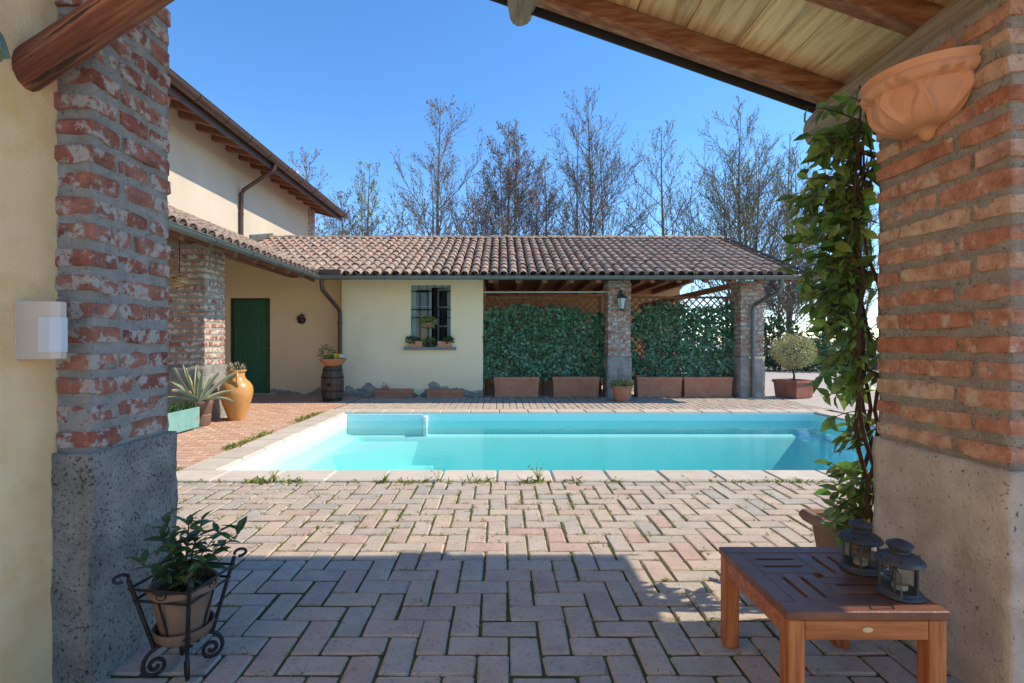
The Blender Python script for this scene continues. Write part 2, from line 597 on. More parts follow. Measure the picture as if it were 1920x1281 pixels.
def paver_fill(root, rects, key, material, pname):
    """rects: (cx, cy, sx, sy); the 300 that show largest are parts, the rest one joined part"""
    vis = []
    for r in rects:
        cx, cy = r[0], r[1]
        u = 940 + 960 * cx / cy
        v = 640 + 960 * H / cy
        score = 1 / cy ** 3 if (-60 < u < 1980 and v < 1330) else 0
        if -1.6 < cx and cx < -1.36 and cy < 2.1:
            score = 0
        vis.append((score, r))
    vis.sort(key=lambda t: -t[0])
    rg = random.Random(3)
    rest = MB()
    for i, (s, r) in enumerate(vis):
        sx, sy = r[2] - .009, r[3] - .009
        me = brickmesh(BC, key, sx, sy, .05, material, rg.randrange(7), c=.007, j=.003, tag_='paver')
        loc = Vector((r[0] + rg.uniform(-.002, .002), r[1] + rg.uniform(-.002, .002), -.026 + rg.uniform(-.0025, .0025)))
        rot = (rg.uniform(-.008, .008), rg.uniform(-.008, .008), rg.uniform(-.012, .012))
        if i < 300 and s > 0:
            piece(pname, me, loc, root, rot)
        else:
            from mathutils import Euler
            mt = Matrix.Translation(loc) @ Euler(rot).to_matrix().to_4x4()
            rest.add([v.co for v in me.vertices], [tuple(p.vertices) for p in me.polygons], mt)
    o = rest.build(pname + '_field', material, root)
    o['kind'] = 'stuff'


rects = []
Y0, Y1 = .72, POOL[2] - CW - .01
for ix in range(-28, 48):
    for iy in range(0, 31):
        x, y = ix * U + .03, Y0 + iy * U
        m4 = (ix - iy) % 4
        if m4 == 0:
            r = [x, x + 2 * U, y, y + U]
        elif m4 == 3:
            r = [x, x + U, y, y + 2 * U]
        else:
            continue
        if r[2] >= Y1 - .03:
            continue
        r[3] = min(r[3], Y1)
        if r[0] < -3.28 or r[1] > 5.6:
            continue
        rects.append(((r[0] + r[1]) / 2, (r[2] + r[3]) / 2, r[1] - r[0], r[3] - r[2]))
paver_fill(paving, rects, 'p', M['paver'], 'paver')

side = MB()
side.box(-6.1, POOL[0] - CW - .005, 4.3, 11.2, -.058, -.0085)
side = struct(side.build('side_paving', M['bedding']))
rects = []
yy = 4.32
row = 0
while yy < 11.1:
    x = -6.0 + (0.12 if row % 2 else 0)
    while x + .24 < POOL[0] - CW - .02:
        rects.append((x + .12, yy + .06, .24, .12))
        x += .24
    if POOL[0] - CW - .02 - x > .06:
        w = POOL[0] - CW - .02 - x
        rects.append((x + w / 2, yy + .06, round(w, 2), .12))
    yy += .12
    row += 1
paver_fill(side, rects, 's', M['paver_red'], 'paver')

strip = MB()
strip.box(POOL[0] - CW + .0, 5.6, POOL[3] + CW + .005, 10.74, -.058, -.0085)
strip = struct(strip.build('facade_paving', M['bedding']))
rects = []
c = 0
x = POOL[0] - CW + .01
while x + .12 < 5.6:
    y = POOL[3] + CW + .01 + (.12 if c % 2 else 0)
    if c % 2:
        rects.append((x + .06, y - .06, .12, .12))
    while y + .24 < 10.75:
        rects.append((x + .06, y + .12, .12, .24))
        y += .24
    x += .12
    c += 1
paver_fill(strip, rects, 'f', M['paver'], 'paver')
# pale yard to the right, beyond the coping
yard = MB()
yard.box(5.61, 60, 2.0, 40, -.058, -.012)
yard.box(-3.3, 5.60, 10.745, 40, -.058, -.013)
struct(yard.build('stone_yard', M['stone_pale']))

# ------------------------------------------------------------------ pool
M['pool_shell'] = mat('pool_shell', [(.66, .72, .74), (.72, .77, .79)], 2, bump=0, rough=.5, offset=False)
M['pool_step'] = mat('pool_step', [(.50, .74, .74), (.55, .78, .78)], 1, bump=0, rough=.6, offset=False)
M['pool_liner'] = mat('pool_liner', [(.44, .76, .75), (.50, .80, .79)], 1, bump=0, rough=.6, offset=False)
pool = thing('swimming_pool', 'rectangular turquoise swimming pool edged with pale stone coping', 'pool', ((POOL[0] + POOL[1]) / 2, (POOL[2] + POOL[3]) / 2, 0))
bx0, bx1, by0, by1 = POOL[0] + .02, POOL[1] - .02, POOL[2] + .02, POOL[3] - .02
ZW, ZB, DEP = -.13, -.33, -1.15


def rrect(x0, x1, y0, y1, r, z, n=6):
    out = []
    for (cx, cy, a) in ((x1 - r, y0 + r, -90), (x1 - r, y1 - r, 0), (x0 + r, y1 - r, 90), (x0 + r, y0 + r, 180)):
        for k in range(n + 1):
            t = R(a + 90 * k / n)
            out.append((cx + r * math.cos(t), cy + r * math.sin(t), z))
    return out


sh = MB()
loops = []
for (ins, z, r) in ((-.16, -.02, .03), (0, -.02, .03), (0, ZB, .06), (.03, ZB - .03, .09), (.11, ZB - .04, .16), (.14, ZB - .08, .18), (.30, DEP + .12, .36), (.50, DEP + .02, .45), (.6, DEP, .5)):
    loops.append(rrect(bx0 + ins, bx1 - ins, by0 + ins, by1 - ins, r, z))
nl = len(loops[0])
for lp in loops:
    sh.v.extend(lp)
for i in range(len(loops) - 1):
    for k in range(nl):
        a, b = i * nl + k, i * nl + (k + 1) % nl
        sh.f.append((a, a + nl, b + nl, b))
sh.f.append(tuple((len(loops) - 1) * nl + k for k in range(nl)))
sh.build('basin', M['pool_liner'], pool, world=True, angle=35)
for nm, q in (('end_panel', (bx0 - .005, bx0 + .02, by0 + .02, by1 - .02, ZB - .08, -.022)), ('step_panel', (bx0 + .021, -1.27, by1 - .02, by1 + .005, -1.0, -.022))):
    e_ = MB()
    e_.cbox(*q, .004)
    e_.build(nm, M['pool_shell' if nm == 'end_panel' else 'pool_step'], pool, world=True)
e_ = MB()
e_.box(bx0 + .021, bx0 + .16, by0 + .05, by1 - .1, ZB - .09, ZB - .03)
e_.build('end_ledge', M['pool_shell'], pool, world=True)
# corner steps at the far left and the little partition at their end
for i, (w, d, z) in enumerate(((1.25, 1.25, -.44), (1.6, 1.7, -.80))):
    st = MB()
    x0s, y1s = bx0 + .02, by1 - .02
    v = [(x0s, y1s), (x0s, y1s - d), (x0s + .02, y1s - d), (x0s + w, y1s - .05), (x0s + w, y1s)]
    n = len(v)
    st.add([(a, b, z) for a, b in v] + [(a, b, DEP - .02) for a, b in v], [tuple(range(n))[::-1]] + [(k, (k + 1) % n, n + (k + 1) % n, n + k) for k in range(n)])
    st.build('step', M['pool_step'], pool, world=True)
pp = MB()
pp.cbox(-1.255, -1.185, by1 - .10, by1 + .01, -.45, -.045, .02)
pp.build('skimmer_post', M['pool_shell'], pool, world=True)
# coping stones
CS = .47


def coping(cx, cy, sx, sy):
    me = brickmesh(BC, 'cop', sx - .006, sy, .06, M['stone_coping'], random.randrange(4), c=.016, j=.0012, tag_='coping_stone')
    piece('coping_stone', me, (cx, cy, -.018), pool)


x = POOL[0] - CW
while x < POOL[1] + CW - .05:
    w = min(CS, POOL[1] + CW - x)
    w = round(w, 2)
    coping(x + w / 2, POOL[2] - CW / 2, w, CW)
    coping(x + w / 2, POOL[3] + CW / 2, w, CW)
    x += w
y = POOL[2] + .003
while y < POOL[3] - .05:
    w = round(min(CS, POOL[3] - .003 - y), 2)
    for cx in (POOL[0] - CW / 2, POOL[1] + CW / 2):
        me = brickmesh(BC, 'cop', CW, w - .006, .06, M['stone_coping'], random.randrange(4), c=.016, j=.0012, tag_='coping_stone')
        piece('coping_stone', me, (cx, y + w / 2, -.018), pool)
    y += w
# bedding kerb under the coping so no gap shows
kb = MB()
ox0, ox1, oy0, oy1 = POOL[0] - CW, POOL[1] + CW, POOL[2] - CW, POOL[3] + CW
kb.box(ox0 + .004, ox1 - .004, oy0 + .004, POOL[2] - .03, -.2, -.050)
kb.box(ox0 + .004, ox1 - .004, POOL[3] + .03, oy1 - .004, -.2, -.050)
kb.box(ox0 + .004, POOL[0] - .03, POOL[2] - .03, POOL[3] + .03, -.2, -.051)
kb.box(POOL[1] + .03, ox1 - .004, POOL[2] - .03, POOL[3] + .03, -.2, -.051)
kb.build('kerb_bed', M['mortar_warm'], pool, world=True)

# water: closed body, clear surface with sky reflections, absorbing inside
wm = bpy.data.materials.new('pool_water')
wm.use_nodes = True
N, L = wm.node_tree.nodes, wm.node_tree.links
N.remove(N['Principled BSDF'])
tr = N.new('ShaderNodeBsdfTransparent')
tr.inputs[0].default_value = (.93, .99, 1, 1)
gl = N.new('ShaderNodeBsdfGlossy')
gl.inputs['Roughness'].default_value = .02
fr = N.new('ShaderNodeFresnel')
fr.inputs['IOR'].default_value = 1.17
nz = N.new('ShaderNodeTexNoise')
nz.inputs['Scale'].default_value = 5
nz.inputs['Detail'].default_value = 3
tc = N.new('ShaderNodeTexCoord')
L.new(tc.outputs['Object'], nz.inputs['Vector'])
bp = N.new('ShaderNodeBump')
bp.inputs['Strength'].default_value = .25
bp.inputs['Distance'].default_value = .012
L.new(nz.outputs['Fac'], bp.inputs['Height'])
L.new(bp.outputs[0], gl.inputs['Normal'])
mx = N.new('ShaderNodeMixShader')
L.new(fr.outputs[0], mx.inputs[0])
L.new(tr.outputs[0], mx.inputs[1])
L.new(gl.outputs[0], mx.inputs[2])
L.new(mx.outputs[0], N['Material Output'].inputs['Surface'])
ab = N.new('ShaderNodeVolumeAbsorption')
ab.inputs['Color'].default_value = (.10, .86, .88, 1)
ab.inputs['Density'].default_value = .28
L.new(ab.outputs[0], N['Material Output'].inputs['Volume'])
w = MB()
w.box(bx0 - .01, bx1 + .01, by0 - .01, by1 + .01, DEP - .1, ZW)
struct(w.build('pool_water', wm))

# ------------------------------------------------------------------ plaster with broken, grey foot
def plaster_peel(name, c0, c1, grey, hgt):
    m = mat(name, [c0, c1], 1.1, detail=9, bump=.4, bscale=60, rough=.92, spec=.15, offset=False, spots=(tuple(x * .78 for x in c0), 1.6, .54, .74, .5), spots2=(tuple(x * .6 for x in c0), 14, .70, .76, .5))
    nt = m.node_tree
    N, L = nt.nodes, nt.links
    bs = N['Principled BSDF']
    src = bs.inputs['Base Color'].links[0].from_socket
    tc = N.new('ShaderNodeTexCoord')
    sx = N.new('ShaderNodeSeparateXYZ')
    L.new(tc.outputs['Object'], sx.inputs[0])
    n = N.new('ShaderNodeTexNoise')
    n.inputs['Scale'].default_value = 1.7
    n.inputs['Detail'].default_value = 6
    L.new(tc.outputs['Object'], n.inputs['Vector'])
    mr = N.new('ShaderNodeMapRange')
    mr.inputs[1].default_value = .38
    mr.inputs[2].default_value = .68
    mr.inputs[3].default_value = 0
    mr.inputs[4].default_value = hgt
    L.new(n.outputs['Fac'], mr.inputs[0])
    lt = N.new('ShaderNodeMath')
    lt.operation = 'LESS_THAN'
    L.new(sx.outputs['Z'], lt.inputs[0])
    L.new(mr.outputs[0], lt.inputs[1])
    n2 = N.new('ShaderNodeTexNoise')
    n2.inputs['Scale'].default_value = 9
    L.new(tc.outputs['Object'], n2.inputs['Vector'])
    rp = N.new('ShaderNodeValToRGB')
    rp.color_ramp.elements[0].position = .40
    rp.color_ramp.elements[0].color = (*grey, 1)
    rp.color_ramp.elements[1].position = .62
    rp.color_ramp.elements[1].color = (.44, .39, .30, 1)
    L.new(n2.outputs['Fac'], rp.inputs[0])
    mx = N.new('ShaderNodeMix')
    mx.data_type = 'RGBA'
    L.new(lt.outputs[0], mx.inputs[0])
    L.new(src, mx.inputs[6])
    L.new(rp.outputs[0], mx.inputs[7])
    L.new(mx.outputs[2], bs.inputs['Base Color'])
    return m


M['plaster_facade'] = plaster_peel('plaster_facade', (.88, .72, .46), (.92, .78, .53), (.24, .24, .23), .40)
M['plaster_door'] = plaster_peel('plaster_door', (.90, .65, .37), (.93, .70, .44), (.30, .27, .23), .20)
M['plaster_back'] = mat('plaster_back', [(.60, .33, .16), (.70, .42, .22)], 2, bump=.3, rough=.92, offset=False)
M['tile'] = mat('tile', [(.62, .58, .54), (1.1, 1.05, 1.0)], 7, pal=[(.39, .305, .24), (.44, .345, .275), (.32, .265, .22), (.47, .32, .245), (.41, .345, .285), (.34, .285, .24)],
                spots=((.10, .085, .075), 9, .50, .66, .7), spots2=((.50, .46, .38), 13, .62, .72, .5), bump=.6, bscale=40, rough=.92, spec=.2)
M['tile_dark'] = mat('tile_dark', [(.10, .07, .055), (.20, .14, .105)], 9, bump=.5, rough=.95, spec=.15)  # shade of the channel troughs put into a darker tile colour
M['beam_red'] = mat('beam_red', [(.16, .07, .038), (.27, .125, .07)], 6, stretch=(2, 6, 6), bump=.3, rough=.75, rnd=.2)
M['glass_dark'] = mat('glass_dark', [(.02, .025, .025), (.04, .045, .045)], 2, rough=.06, bump=0, spec=.6)
M['window_paint'] = mat('window_paint', [(.22, .30, .30), (.28, .36, .36)], 8, rough=.55, bump=.1)
M['door_green'] = mat('door_green', [(.03, .115, .05), (.055, .17, .075)], 6, stretch=(9, 9, .8), rough=.55, bump=.25, rnd=.15)
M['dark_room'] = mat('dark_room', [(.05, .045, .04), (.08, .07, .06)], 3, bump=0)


def tilemesh(var, L=.43, w0=.083, w1=.068, th=.014, n=6):
    rg = random.Random(var)
    m = MB()
    w0 *= rg.uniform(.95, 1.05)
    for (y, w) in ((0, w0), (L, w1)):
        for off in (0, th):
            for k in range(n + 1):
                a = math.pi * k / n
                m.v.append((-(w - off) * math.cos(a), y, (w - off) * .92 * math.sin(a)))
    q = n + 1
    for k in range(n):
        m.f.append((k, k + 1, 2 * q + k + 1, 2 * q + k)[::-1])        # outside
        m.f.append((k, q + k, q + k + 1, k + 1)[::-1])                # lower rim
        m.f.append((q + k, 3 * q + k, 3 * q + k + 1, q + k + 1)[::-1])
    me = m.mesh('roof_tile', M['tile'], True)
    try:
        me.set_sharp_from_angle(angle=R(50))
    except Exception:
        pass
    return me


TILES = [tilemesh(i) for i in range(5)]


def tile_roof(root, org, along, up, cols, spacing, rng_rows, expo, rz, ang, part_limit, pname):
    """cover tiles; along = unit vector along the eave, up = unit vector up the slope; rng_rows(s) -> (t0, t1) of slope length used at s"""
    rg = random.Random(11)
    org, along, up = Vector(org), Vector(along), Vector(up)
    nrm = along.cross(up).normalized()
    if nrm.z < 0:
        nrm = -nrm
    items = []
    for c in range(cols):
        s = (c + .5) * spacing
        t0, t1 = rng_rows(s)
        r = 0
        t = 0
        while t < t1 - expo * .4:
            if t >= t0 - expo * .8:
                items.append((t, s))
            t += expo
    rest = MB()
    pos = [(org + along * s + up * t, t, s) for t, s in items]
    pos.sort(key=lambda q: q[0].y ** 2 + q[1] * .5)
    from mathutils import Euler
    for i, (p, t, s) in enumerate(pos):
        me = rg.choice(TILES)
        loc = p + nrm * (.022 + rg.uniform(-.004, .004)) + along * rg.uniform(-.006, .006) + up * rg.uniform(-.012, .012)
        rot = (ang - .045 + rg.uniform(-.012, .012), rg.uniform(-.03, .03), rz + rg.uniform(-.02, .02))
        if i < part_limit:
            piece('roof_tile', me, loc, root, rot)
        else:
            mt = Matrix.Translation(loc) @ Euler(rot).to_matrix().to_4x4()
            rest.add([v.co for v in me.vertices], [tuple(q.vertices) for q in me.polygons], mt)
    if rest.v:
        o = rest.build(pname, M['tile'], root, world=True, angle=50)
        o['kind'] = 'stuff'
    # channel tiles between: concave troughs stepping down the slope, shade put into their colour
    ch = MB()
    for c in range(-1, cols + 1):
        s = (c + 1.0) * spacing
        t0, t1 = rng_rows(min(max(s, 0), cols * spacing))
        t = max(0, t0 - .1)
        first = True
        while t < t1 - .02:
            te = min(t + expo, t1)
            b = len(ch.v)
            for (tt, lift) in ((t - (.03 if first else 0), .03), (te, 0.005)):
                for k in range(5):
                    a = math.pi * k / 4
                    ch.v.append(tuple(org + along * (s - math.cos(a) * spacing * .52) + up * tt + nrm * (.045 - .06 * math.sin(a) + lift)))
            for k in range(4):
                ch.f.append((b + k, b + k + 1, b + 6 + k, b + 5 + k))
            t = te
            first = False
    o = ch.build('channel_tiles', M['tile_dark'], root, world=True)
    o['kind'] = 'stuff'


def gutter(root, p0, p1, r, material, name='gutter', brackets=.9):
    p0, p1 = Vector(p0), Vector(p1)
    d = (p1 - p0).normalized()
    side = d.cross(Vector((0, 0, 1))).normalized()
    m = MB()
    n = 9
    prof = []
    for k in range(n + 1):
        a = math.pi * k / n
        prof.append((math.cos(a) * r, -math.sin(a) * r))
    prof += [(-r * .94, .0), ] + [(-math.cos(math.pi * k / n) * r * .94, -math.sin(math.pi * k / n) * r * .94) for k in range(1, n)] + [(r * .94, 0)]
    q = len(prof)
    for p in (p0, p1):
        for a, b in prof:
            m.v.append(tuple(p + side * a + Vector((0, 0, b))))
    for k in range(q):
        k2 = (k + 1) % q
        m.f.append((k, k2, q + k2, q + k))
    for e in (0, q):
        m.f.append(tuple(e + k for k in range(n + 1)))
    # rolled rim
    for sgn in (-1, 1):
        m.tube([p0 + side * r * sgn, p1 + side * r * sgn], .009, 6)
    g_ = m.build(name, material, root, world=True, angle=40)
    L = (p1 - p0).length
    t = .35
    while t < L:
        b = MB()
        c = p0 + d * t
        b.tube([c + side * (math.cos(math.pi * k / 8) * (r + .006)) + Vector((0, 0, -math.sin(math.pi * k / 8) * (r + .006))) for k in range(9)], .008, 4)
        b.build('bracket', material, g_, world=True)
        t += brackets
    return g_


# ------------------------------------------------------------------ pool house
WY = 10.75
ph = thing('pool_house', 'low cream outbuilding with a tiled roof and open portico beyond the pool', 'building', (1.0, 12.0, 0))
EY, EZ, SL = 9.75, 2.405, .389
RY = 13.4
RZ = EZ + SL * (RY - EY)
VR = 5.58                                   # verge
WX, WSL = -3.5, .442                        # wing eave and slope
HX = -6.1                                   # house wall
XL0, XR0 = -3.35, -.385
wx0, wx1, wz0, wz1 = -1.90, -1.06, 1.035, 2.34
wl = MB()
wl.box(XL0, wx0, WY, WY + .28, -.05, 2.62)
wl.box(wx1, XR0, WY, WY + .28, -.05, 2.62)
wl.box(wx0, wx1, WY, WY + .28, -.05, wz0)
wl.box(wx0, wx1, WY, WY + .28, wz1, 2.62)
wl.build('front_wall', M['plaster_facade'], ph, world=True)
sw = MB()
sw.box(XR0 - .26, XR0, WY + .282, 13.6, -.05, 2.6)
sw.build('side_wall', M['plaster_back'], ph, world=True)
sw = MB()
sw.box(XL0 + .0, XL0 + .25, WY + .282, 13.6, -.05, 2.6)
sw.build('side_wall', M['plaster_back'], ph, world=True)
bw = MB()
bw.box(-3.1, 4.75, 13.62, 13.85, -.05, 3.45)
bw.build('back_wall', M['plaster_back'], ph, world=True)
# roof structure
ca = math.atan(SL)
rf = MB()
for (yA, zA, yB, zB) in ((EY + .03, EZ - .02, RY, RZ - .02), (17.0, EZ - .02, RY + .001, RZ - .021)):
    rf.add([(-6.05, yA, zA), (VR, yA, zA), (VR, yB, zB), (-6.05, yB, zB), (-6.05, yA, zA - .03), (VR, yA, zA - .03), (VR, yB, zB - .03), (-6.05, yB, zB - .03)],
           [(0, 1, 2, 3), (7, 6, 5, 4), (0, 4, 5, 1), (1, 5, 6, 2), (2, 6, 7, 3), (3, 7, 4, 0)])
# cut the deck left of the valley by moving its near left corner
rf.v[0] = (WX, EY + .03, EZ - .02)
rf.v[4] = (WX, EY + .03, EZ - .05)
roof = rf.build('roof', M['beam_red'], ph, world=True)
slen = math.hypot(RY - EY, RZ - EZ)


def pool_rows(s):
    x = -6.05 + s
    t0 = 0
    if x < WX:
        t0 = (WX - x) * WSL / SL / math.cos(ca)
    return (t0, slen)


tile_roof(roof, (-6.05, EY, EZ), (1, 0, 0), (0, math.cos(ca), math.sin(ca)), 62, .1876, pool_rows, .327, 0.0, ca, 300, 'upper_roof_tiles')
# ridge tiles and verge
x = -6.0
k = 0
while x < VR - .1:
    m = MB()
    n = 6
    Lr = .40
    for (xx, w) in ((x - .02, .125), (x + Lr, .105)):
        for q in range(n + 1):
            a = math.pi * q / n
            m.v.append((xx, RY - math.cos(a) * w, RZ + .02 + w * .62 * math.sin(a) + (.006 if xx < x else 0) + .008 * math.sin(k * 1.7)))
    for q in range(n):
        m.f.append((q, q + 1, n + 2 + q, n + 1 + q))
    m.build('ridge_tile', M['tile'], roof, world=True, smooth=True)
    x += Lr - .02
    k += 1
for i in range(12):                         # rafters of the portico
    x = -.2 + i * .52
    m = MB()
    for sgn in (0,):
        m.beam((x, EY + .12, EZ - .115 + SL * .12), (x, RY, RZ - .115), .09, .12)
    m.build('rafter', M['beam_red'], roof, world=True)
for (yy, nm) in ((10.75, 'wall_plate'), (12.2, 'purlin'), (13.3, 'ridge_beam')):
    m = MB()
    zz = EZ + SL * (yy - EY) - .26
    m.beam((XR0 + .01, yy, zz), (5.5, yy, zz), .14, .16)
    m.build(nm, M['beam_red'], roof, world=True)
m = MB()                                    # verge tiles run
m.beam((VR - .02, EY + .03, EZ - .05), (VR - .02, RY, RZ - .05), .04, .13)
m.build('verge_board', M['beam_red'], roof, world=True)
m = MB()
m.beam((3.3, 12.2, 1.98), (5.0, 11.2, 2.36), .10, .12)
m.build('brace', M['beam_red'], roof, world=True)
gutter(roof, (WX + .05, EY - .03, 2.385), (VR + .02, EY - .03, 2.385), .062, M['metal_gutter'])
m = MB()                                    # fascia flashing at the inner corner
m.cbox(-3.50, -3.05, EY - .045, EY - .01, 2.385, 2.52, .004)
m.cbox(-3.52, -3.47, EY - .42, EY - .05, 2.385, 2.50, .004)
m.build('corner_flashing', M['metal_brown'], roof, world=True)
for i in range(9):
    m = MB()
    x = -.12 + i * .52
    m.cbox(x - .05, x + .05, 10.86, 13.60, 2.40, 2.52, .006)
    m.build('ceiling_joist', M['beam_red'], roof, world=True)
m = MB()
m.box(XR0 + .01, 4.30, 10.88, 13.6, 2.522, 2.545)
m.build('ceiling_boards', M['beam_red'], roof, world=True)
# downpipes
m = MB()
m.tube([(-3.42, EY + .0, 2.34), (-3.42, EY + .0, 2.22), (-3.42, EY + .04, 2.14), (-3.38, WY - .12, 1.83), (-3.37, WY - .06, 1.74), (-3.37, WY - .06, .02)], .043, 10)
m.tube([(-3.37, WY - .06, 1.52), (-3.37, WY - .06, 1.56)], .052, 10)
m.build('downpipe', M['metal_brown'], ph, world=True, angle=40)
m = MB()
m.tube([(5.33, EY - .02, 2.34), (5.33, EY - .02, 2.20), (5.32, EY + .05, 2.10), (5.16, 10.42, 1.90), (5.13, 10.43, 1.78), (5.13, 10.43, .02)], .043, 10)
m.build('downpipe', M['metal_gutter'], ph, world=True, angle=40)
# portico pillars
for (a, b) in ((2.19, 2.66), (4.91, 5.39)):
    brick_pillar(ph, 'far', a, b, 10.50, 10.98, .84, 2.40, .0895, .058, .235, M['brick_far'], M['mortar_far'], M['plinth'], int(a * 10), bd=.11, proud=.008)
# window
wi = MB()
wi.box(wx0 + .005, wx1 - .005, WY + .20, WY + .235, wz0, wz1)
win = MB()
f = .045
win.box(wx0, wx0 + f, WY + .10, WY + .17, wz0 + .005, wz1)
win.box(wx1 - f, wx1, WY + .10, WY + .17, wz0 + .005, wz1)
win.box(wx0 + f, wx1 - f, WY + .10, WY + .17, wz1 - f, wz1)
win.box(wx0 + f, wx1 - f, WY + .10, WY + .17, wz0 + .005, wz0 + f)
win = win.build('window', M['window_paint'], ph, world=True)
cxm = -1.50
for (xa, xb, rot) in ((wx0 + f, cxm + .02, 0), (cxm + .02, wx1 - f, 1)):
    c_ = MB()
    wd = xb - xa
    s_ = .05
    mt = Matrix.Translation((xa, WY + .12, 0)) if not rot else Matrix.Translation((xb, WY + .14, 0)) @ Matrix.Rotation(R(-42), 4, 'Z') @ Matrix.Translation((-wd, 0, 0))
    c_.box(0, s_, -.02, .02, wz0 + f, wz1 - f, mt)
    c_.box(wd - s_, wd, -.02, .02, wz0 + f, wz1 - f, mt)
    for zz in (wz0 + f, wz0 + .43, wz0 + .84, wz1 - f - .05):
        c_.box(s_, wd - s_, -.018, .018, zz, zz + (.05 if zz in (wz0 + f, wz1 - f - .05) else .028), mt)
    cs = c_.build('casement', M['window_paint'], win, world=True)
    for (za, zb) in ((wz0 + .097, wz0 + .428), (wz0 + .46, wz0 + .838), (wz0 + .87, wz1 - .097)):
        p_ = MB()
        p_.box(s_ - .004, wd - s_ + .004, -.004, .004, za, zb, mt)
        p_.build('pane', M['glass_dark'], win, world=True)
for xx in (wx0 + .17, wx0 + .34, wx0 + .50, wx0 + .67):
    m = MB()
    m.tube([(xx, WY + .03, wz0), (xx, WY + .03, wz1)], .008, 5)
    m.build('bar', M['iron'], win, world=True)
for zz in (wz0 + .13, wz0 + .62, wz0 + .79, wz0 + 1.17):
    m = MB()
    m.tube([(wx0 - .01, WY + .03, zz), (wx1 + .01, WY + .03, zz)], .010, 5)
    m.build('bar', M['iron'], win, world=True)
m = MB()
m.cbox(-2.04, -.95, WY - .10, WY - .002, .975, 1.035, .008)
m.build('sill', M['stone_sill'], win, world=True)
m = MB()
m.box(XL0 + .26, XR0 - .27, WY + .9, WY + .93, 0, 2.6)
m.build('dark_backing', M['dark_room'], ph, world=True)  # dark sheet whose colour stands in for the unlit room behind the window
# awning pipe over the first bay
m = MB()
m.tube([(XR0, 10.58, 2.17), (2.19, 10.58, 2.175)], .014, 8)
m.build('awning_pipe', mat('pipe_white', [(.50, .54, .52), (.60, .64, .62)], 4, rough=.4, bump=0), ph, world=True)

# ------------------------------------------------------------------ porch wing with the green door
pw = thing('porch_wing', 'ochre porch wing with sloping tiled roof and green door', 'building', (-4.8, 9.0, 0))
dx0, dx1, dz1 = -5.93, -5.06, 2.10
DY = 11.2
wl = MB()
wl.box(HX + .0, dx0, DY, DY + .25, -.05, 3.2)
wl.box(dx1, XL0 - .002, DY, DY + .25, -.05, 2.86)
wl.box(dx0, dx1, DY, DY + .25, dz1, 2.95)
wl.build('door_wall', M['plaster_door'], pw, world=True)
dr = MB()
dr.box(dx0 - .0, dx0 + .035, DY + .02, DY + .14, 0, dz1)
dr.box(dx1 - .035, dx1, DY + .02, DY + .14, 0, dz1)
dr.box(dx0 + .035, dx1 - .035, DY + .02, DY + .14, dz1 - .03, dz1)
dr.box(dx0 + .035, dx1 - .035, DY + .115, DY + .14, 0, dz1 - .03)
door = dr.build('door', M['metal_brown'], pw, world=True)
nb = 8
bwid = (dx1 - dx0 - .074) / nb
for i in range(nb):
    m = MB()
    m.cbox(dx0 + .037 + i * bwid, dx0 + .037 + (i + 1) * bwid - .003, DY + .075, DY + .113, .012, dz1 - .032, .006)
    m.build('board', M['door_green'], door, world=True)
m = MB()
m.tube([(dx1 - .09, DY + .075, 1.08), (dx1 - .09, DY + .03, 1.08), (dx1 - .20, DY + .03, 1.08)], .010, 6)
m.lathe([(.001, 0), (.022, 0), (.022, .008), (.001, .008)], 10, (dx1 - .09, DY + .02, 1.0))
m.build('handle', mat('steel', [(.5, .48, .42), (.6, .58, .52)], 9, metal=.9, rough=.3, bump=0), door, world=True)
m = MB()
m.cbox(dx0 - .05, dx1 + .1, DY - .12, DY + .02, -.03, .022, .006)
m.build('threshold', M['stone_coping'], pw, world=True)
wca = math.atan(WSL)
wz_top = EZ + WSL * (WX - HX)
rf = MB()
yv = EY + (WX - HX) * WSL / SL
a_, b_, c_, d_ = (WX + .0, 4.0, EZ - .02), (WX + .0, EY, EZ - .02), (HX + .02, yv, wz_top - .02), (HX + .02, 4.0, wz_top - .02)
dn = lambda p: (p[0], p[1], p[2] - .03)
rf.add([a_, b_, c_, d_, dn(a_), dn(b_), dn(c_), dn(d_)], [(0, 1, 2, 3), (7, 6, 5, 4), (0, 4, 5, 1), (1, 5, 6, 2), (2, 6, 7, 3), (3, 7, 4, 0)])
wroof = rf.build('roof', M['beam_red'], pw, world=True)
wlen = math.hypot(WX - HX, wz_top - EZ)


def wing_rows(s):
    y = 4.2 + s
    t1 = wlen
    t0 = 0
    if y > EY:
        t0 = (y - EY) * SL / WSL / math.cos(wca) + .05
    return (t0, t1)


tile_roof(wroof, (WX, 4.2, EZ), (0, 1, 0), (-math.cos(wca), 0, math.sin(wca)), 45, .1876, wing_rows, .327, R(90), wca, 300, 'upper_roof_tiles')
m = MB()                                    # valley flashing
m.beam((WX, EY, EZ + .03), (HX + .05, yv, wz_top + .05), .22, .02)
m.build('valley_flashing', M['metal_gutter'], wroof, world=True)
m = MB()
m.beam((HX + .02, yv - .3, wz_top + .10), (HX + .02, RY + .2, RZ + .12), .05, .16)
m.build('wall_flashing', M['metal_gutter'], wroof, world=True)
gutter(wroof, (WX + .03, 4.0, 2.385), (WX + .03, EY - .05, 2.385), .062, M['metal_gutter'])
for i in range(10):
    y = 4.6 + i * .58
    m = MB()
    m.beam((WX - .08, y, EZ - .10 + WSL * .08), (HX + .05, y, wz_top - .10), .09, .11)
    m.build('rafter', M['beam_red'], wroof, world=True)
m = MB()
m.beam((-4.52, 4.2, 2.62), (-4.52, 11.19, 2.62), .15, .16)
m.build('wall_plate', M['beam_red'], wroof, world=True)
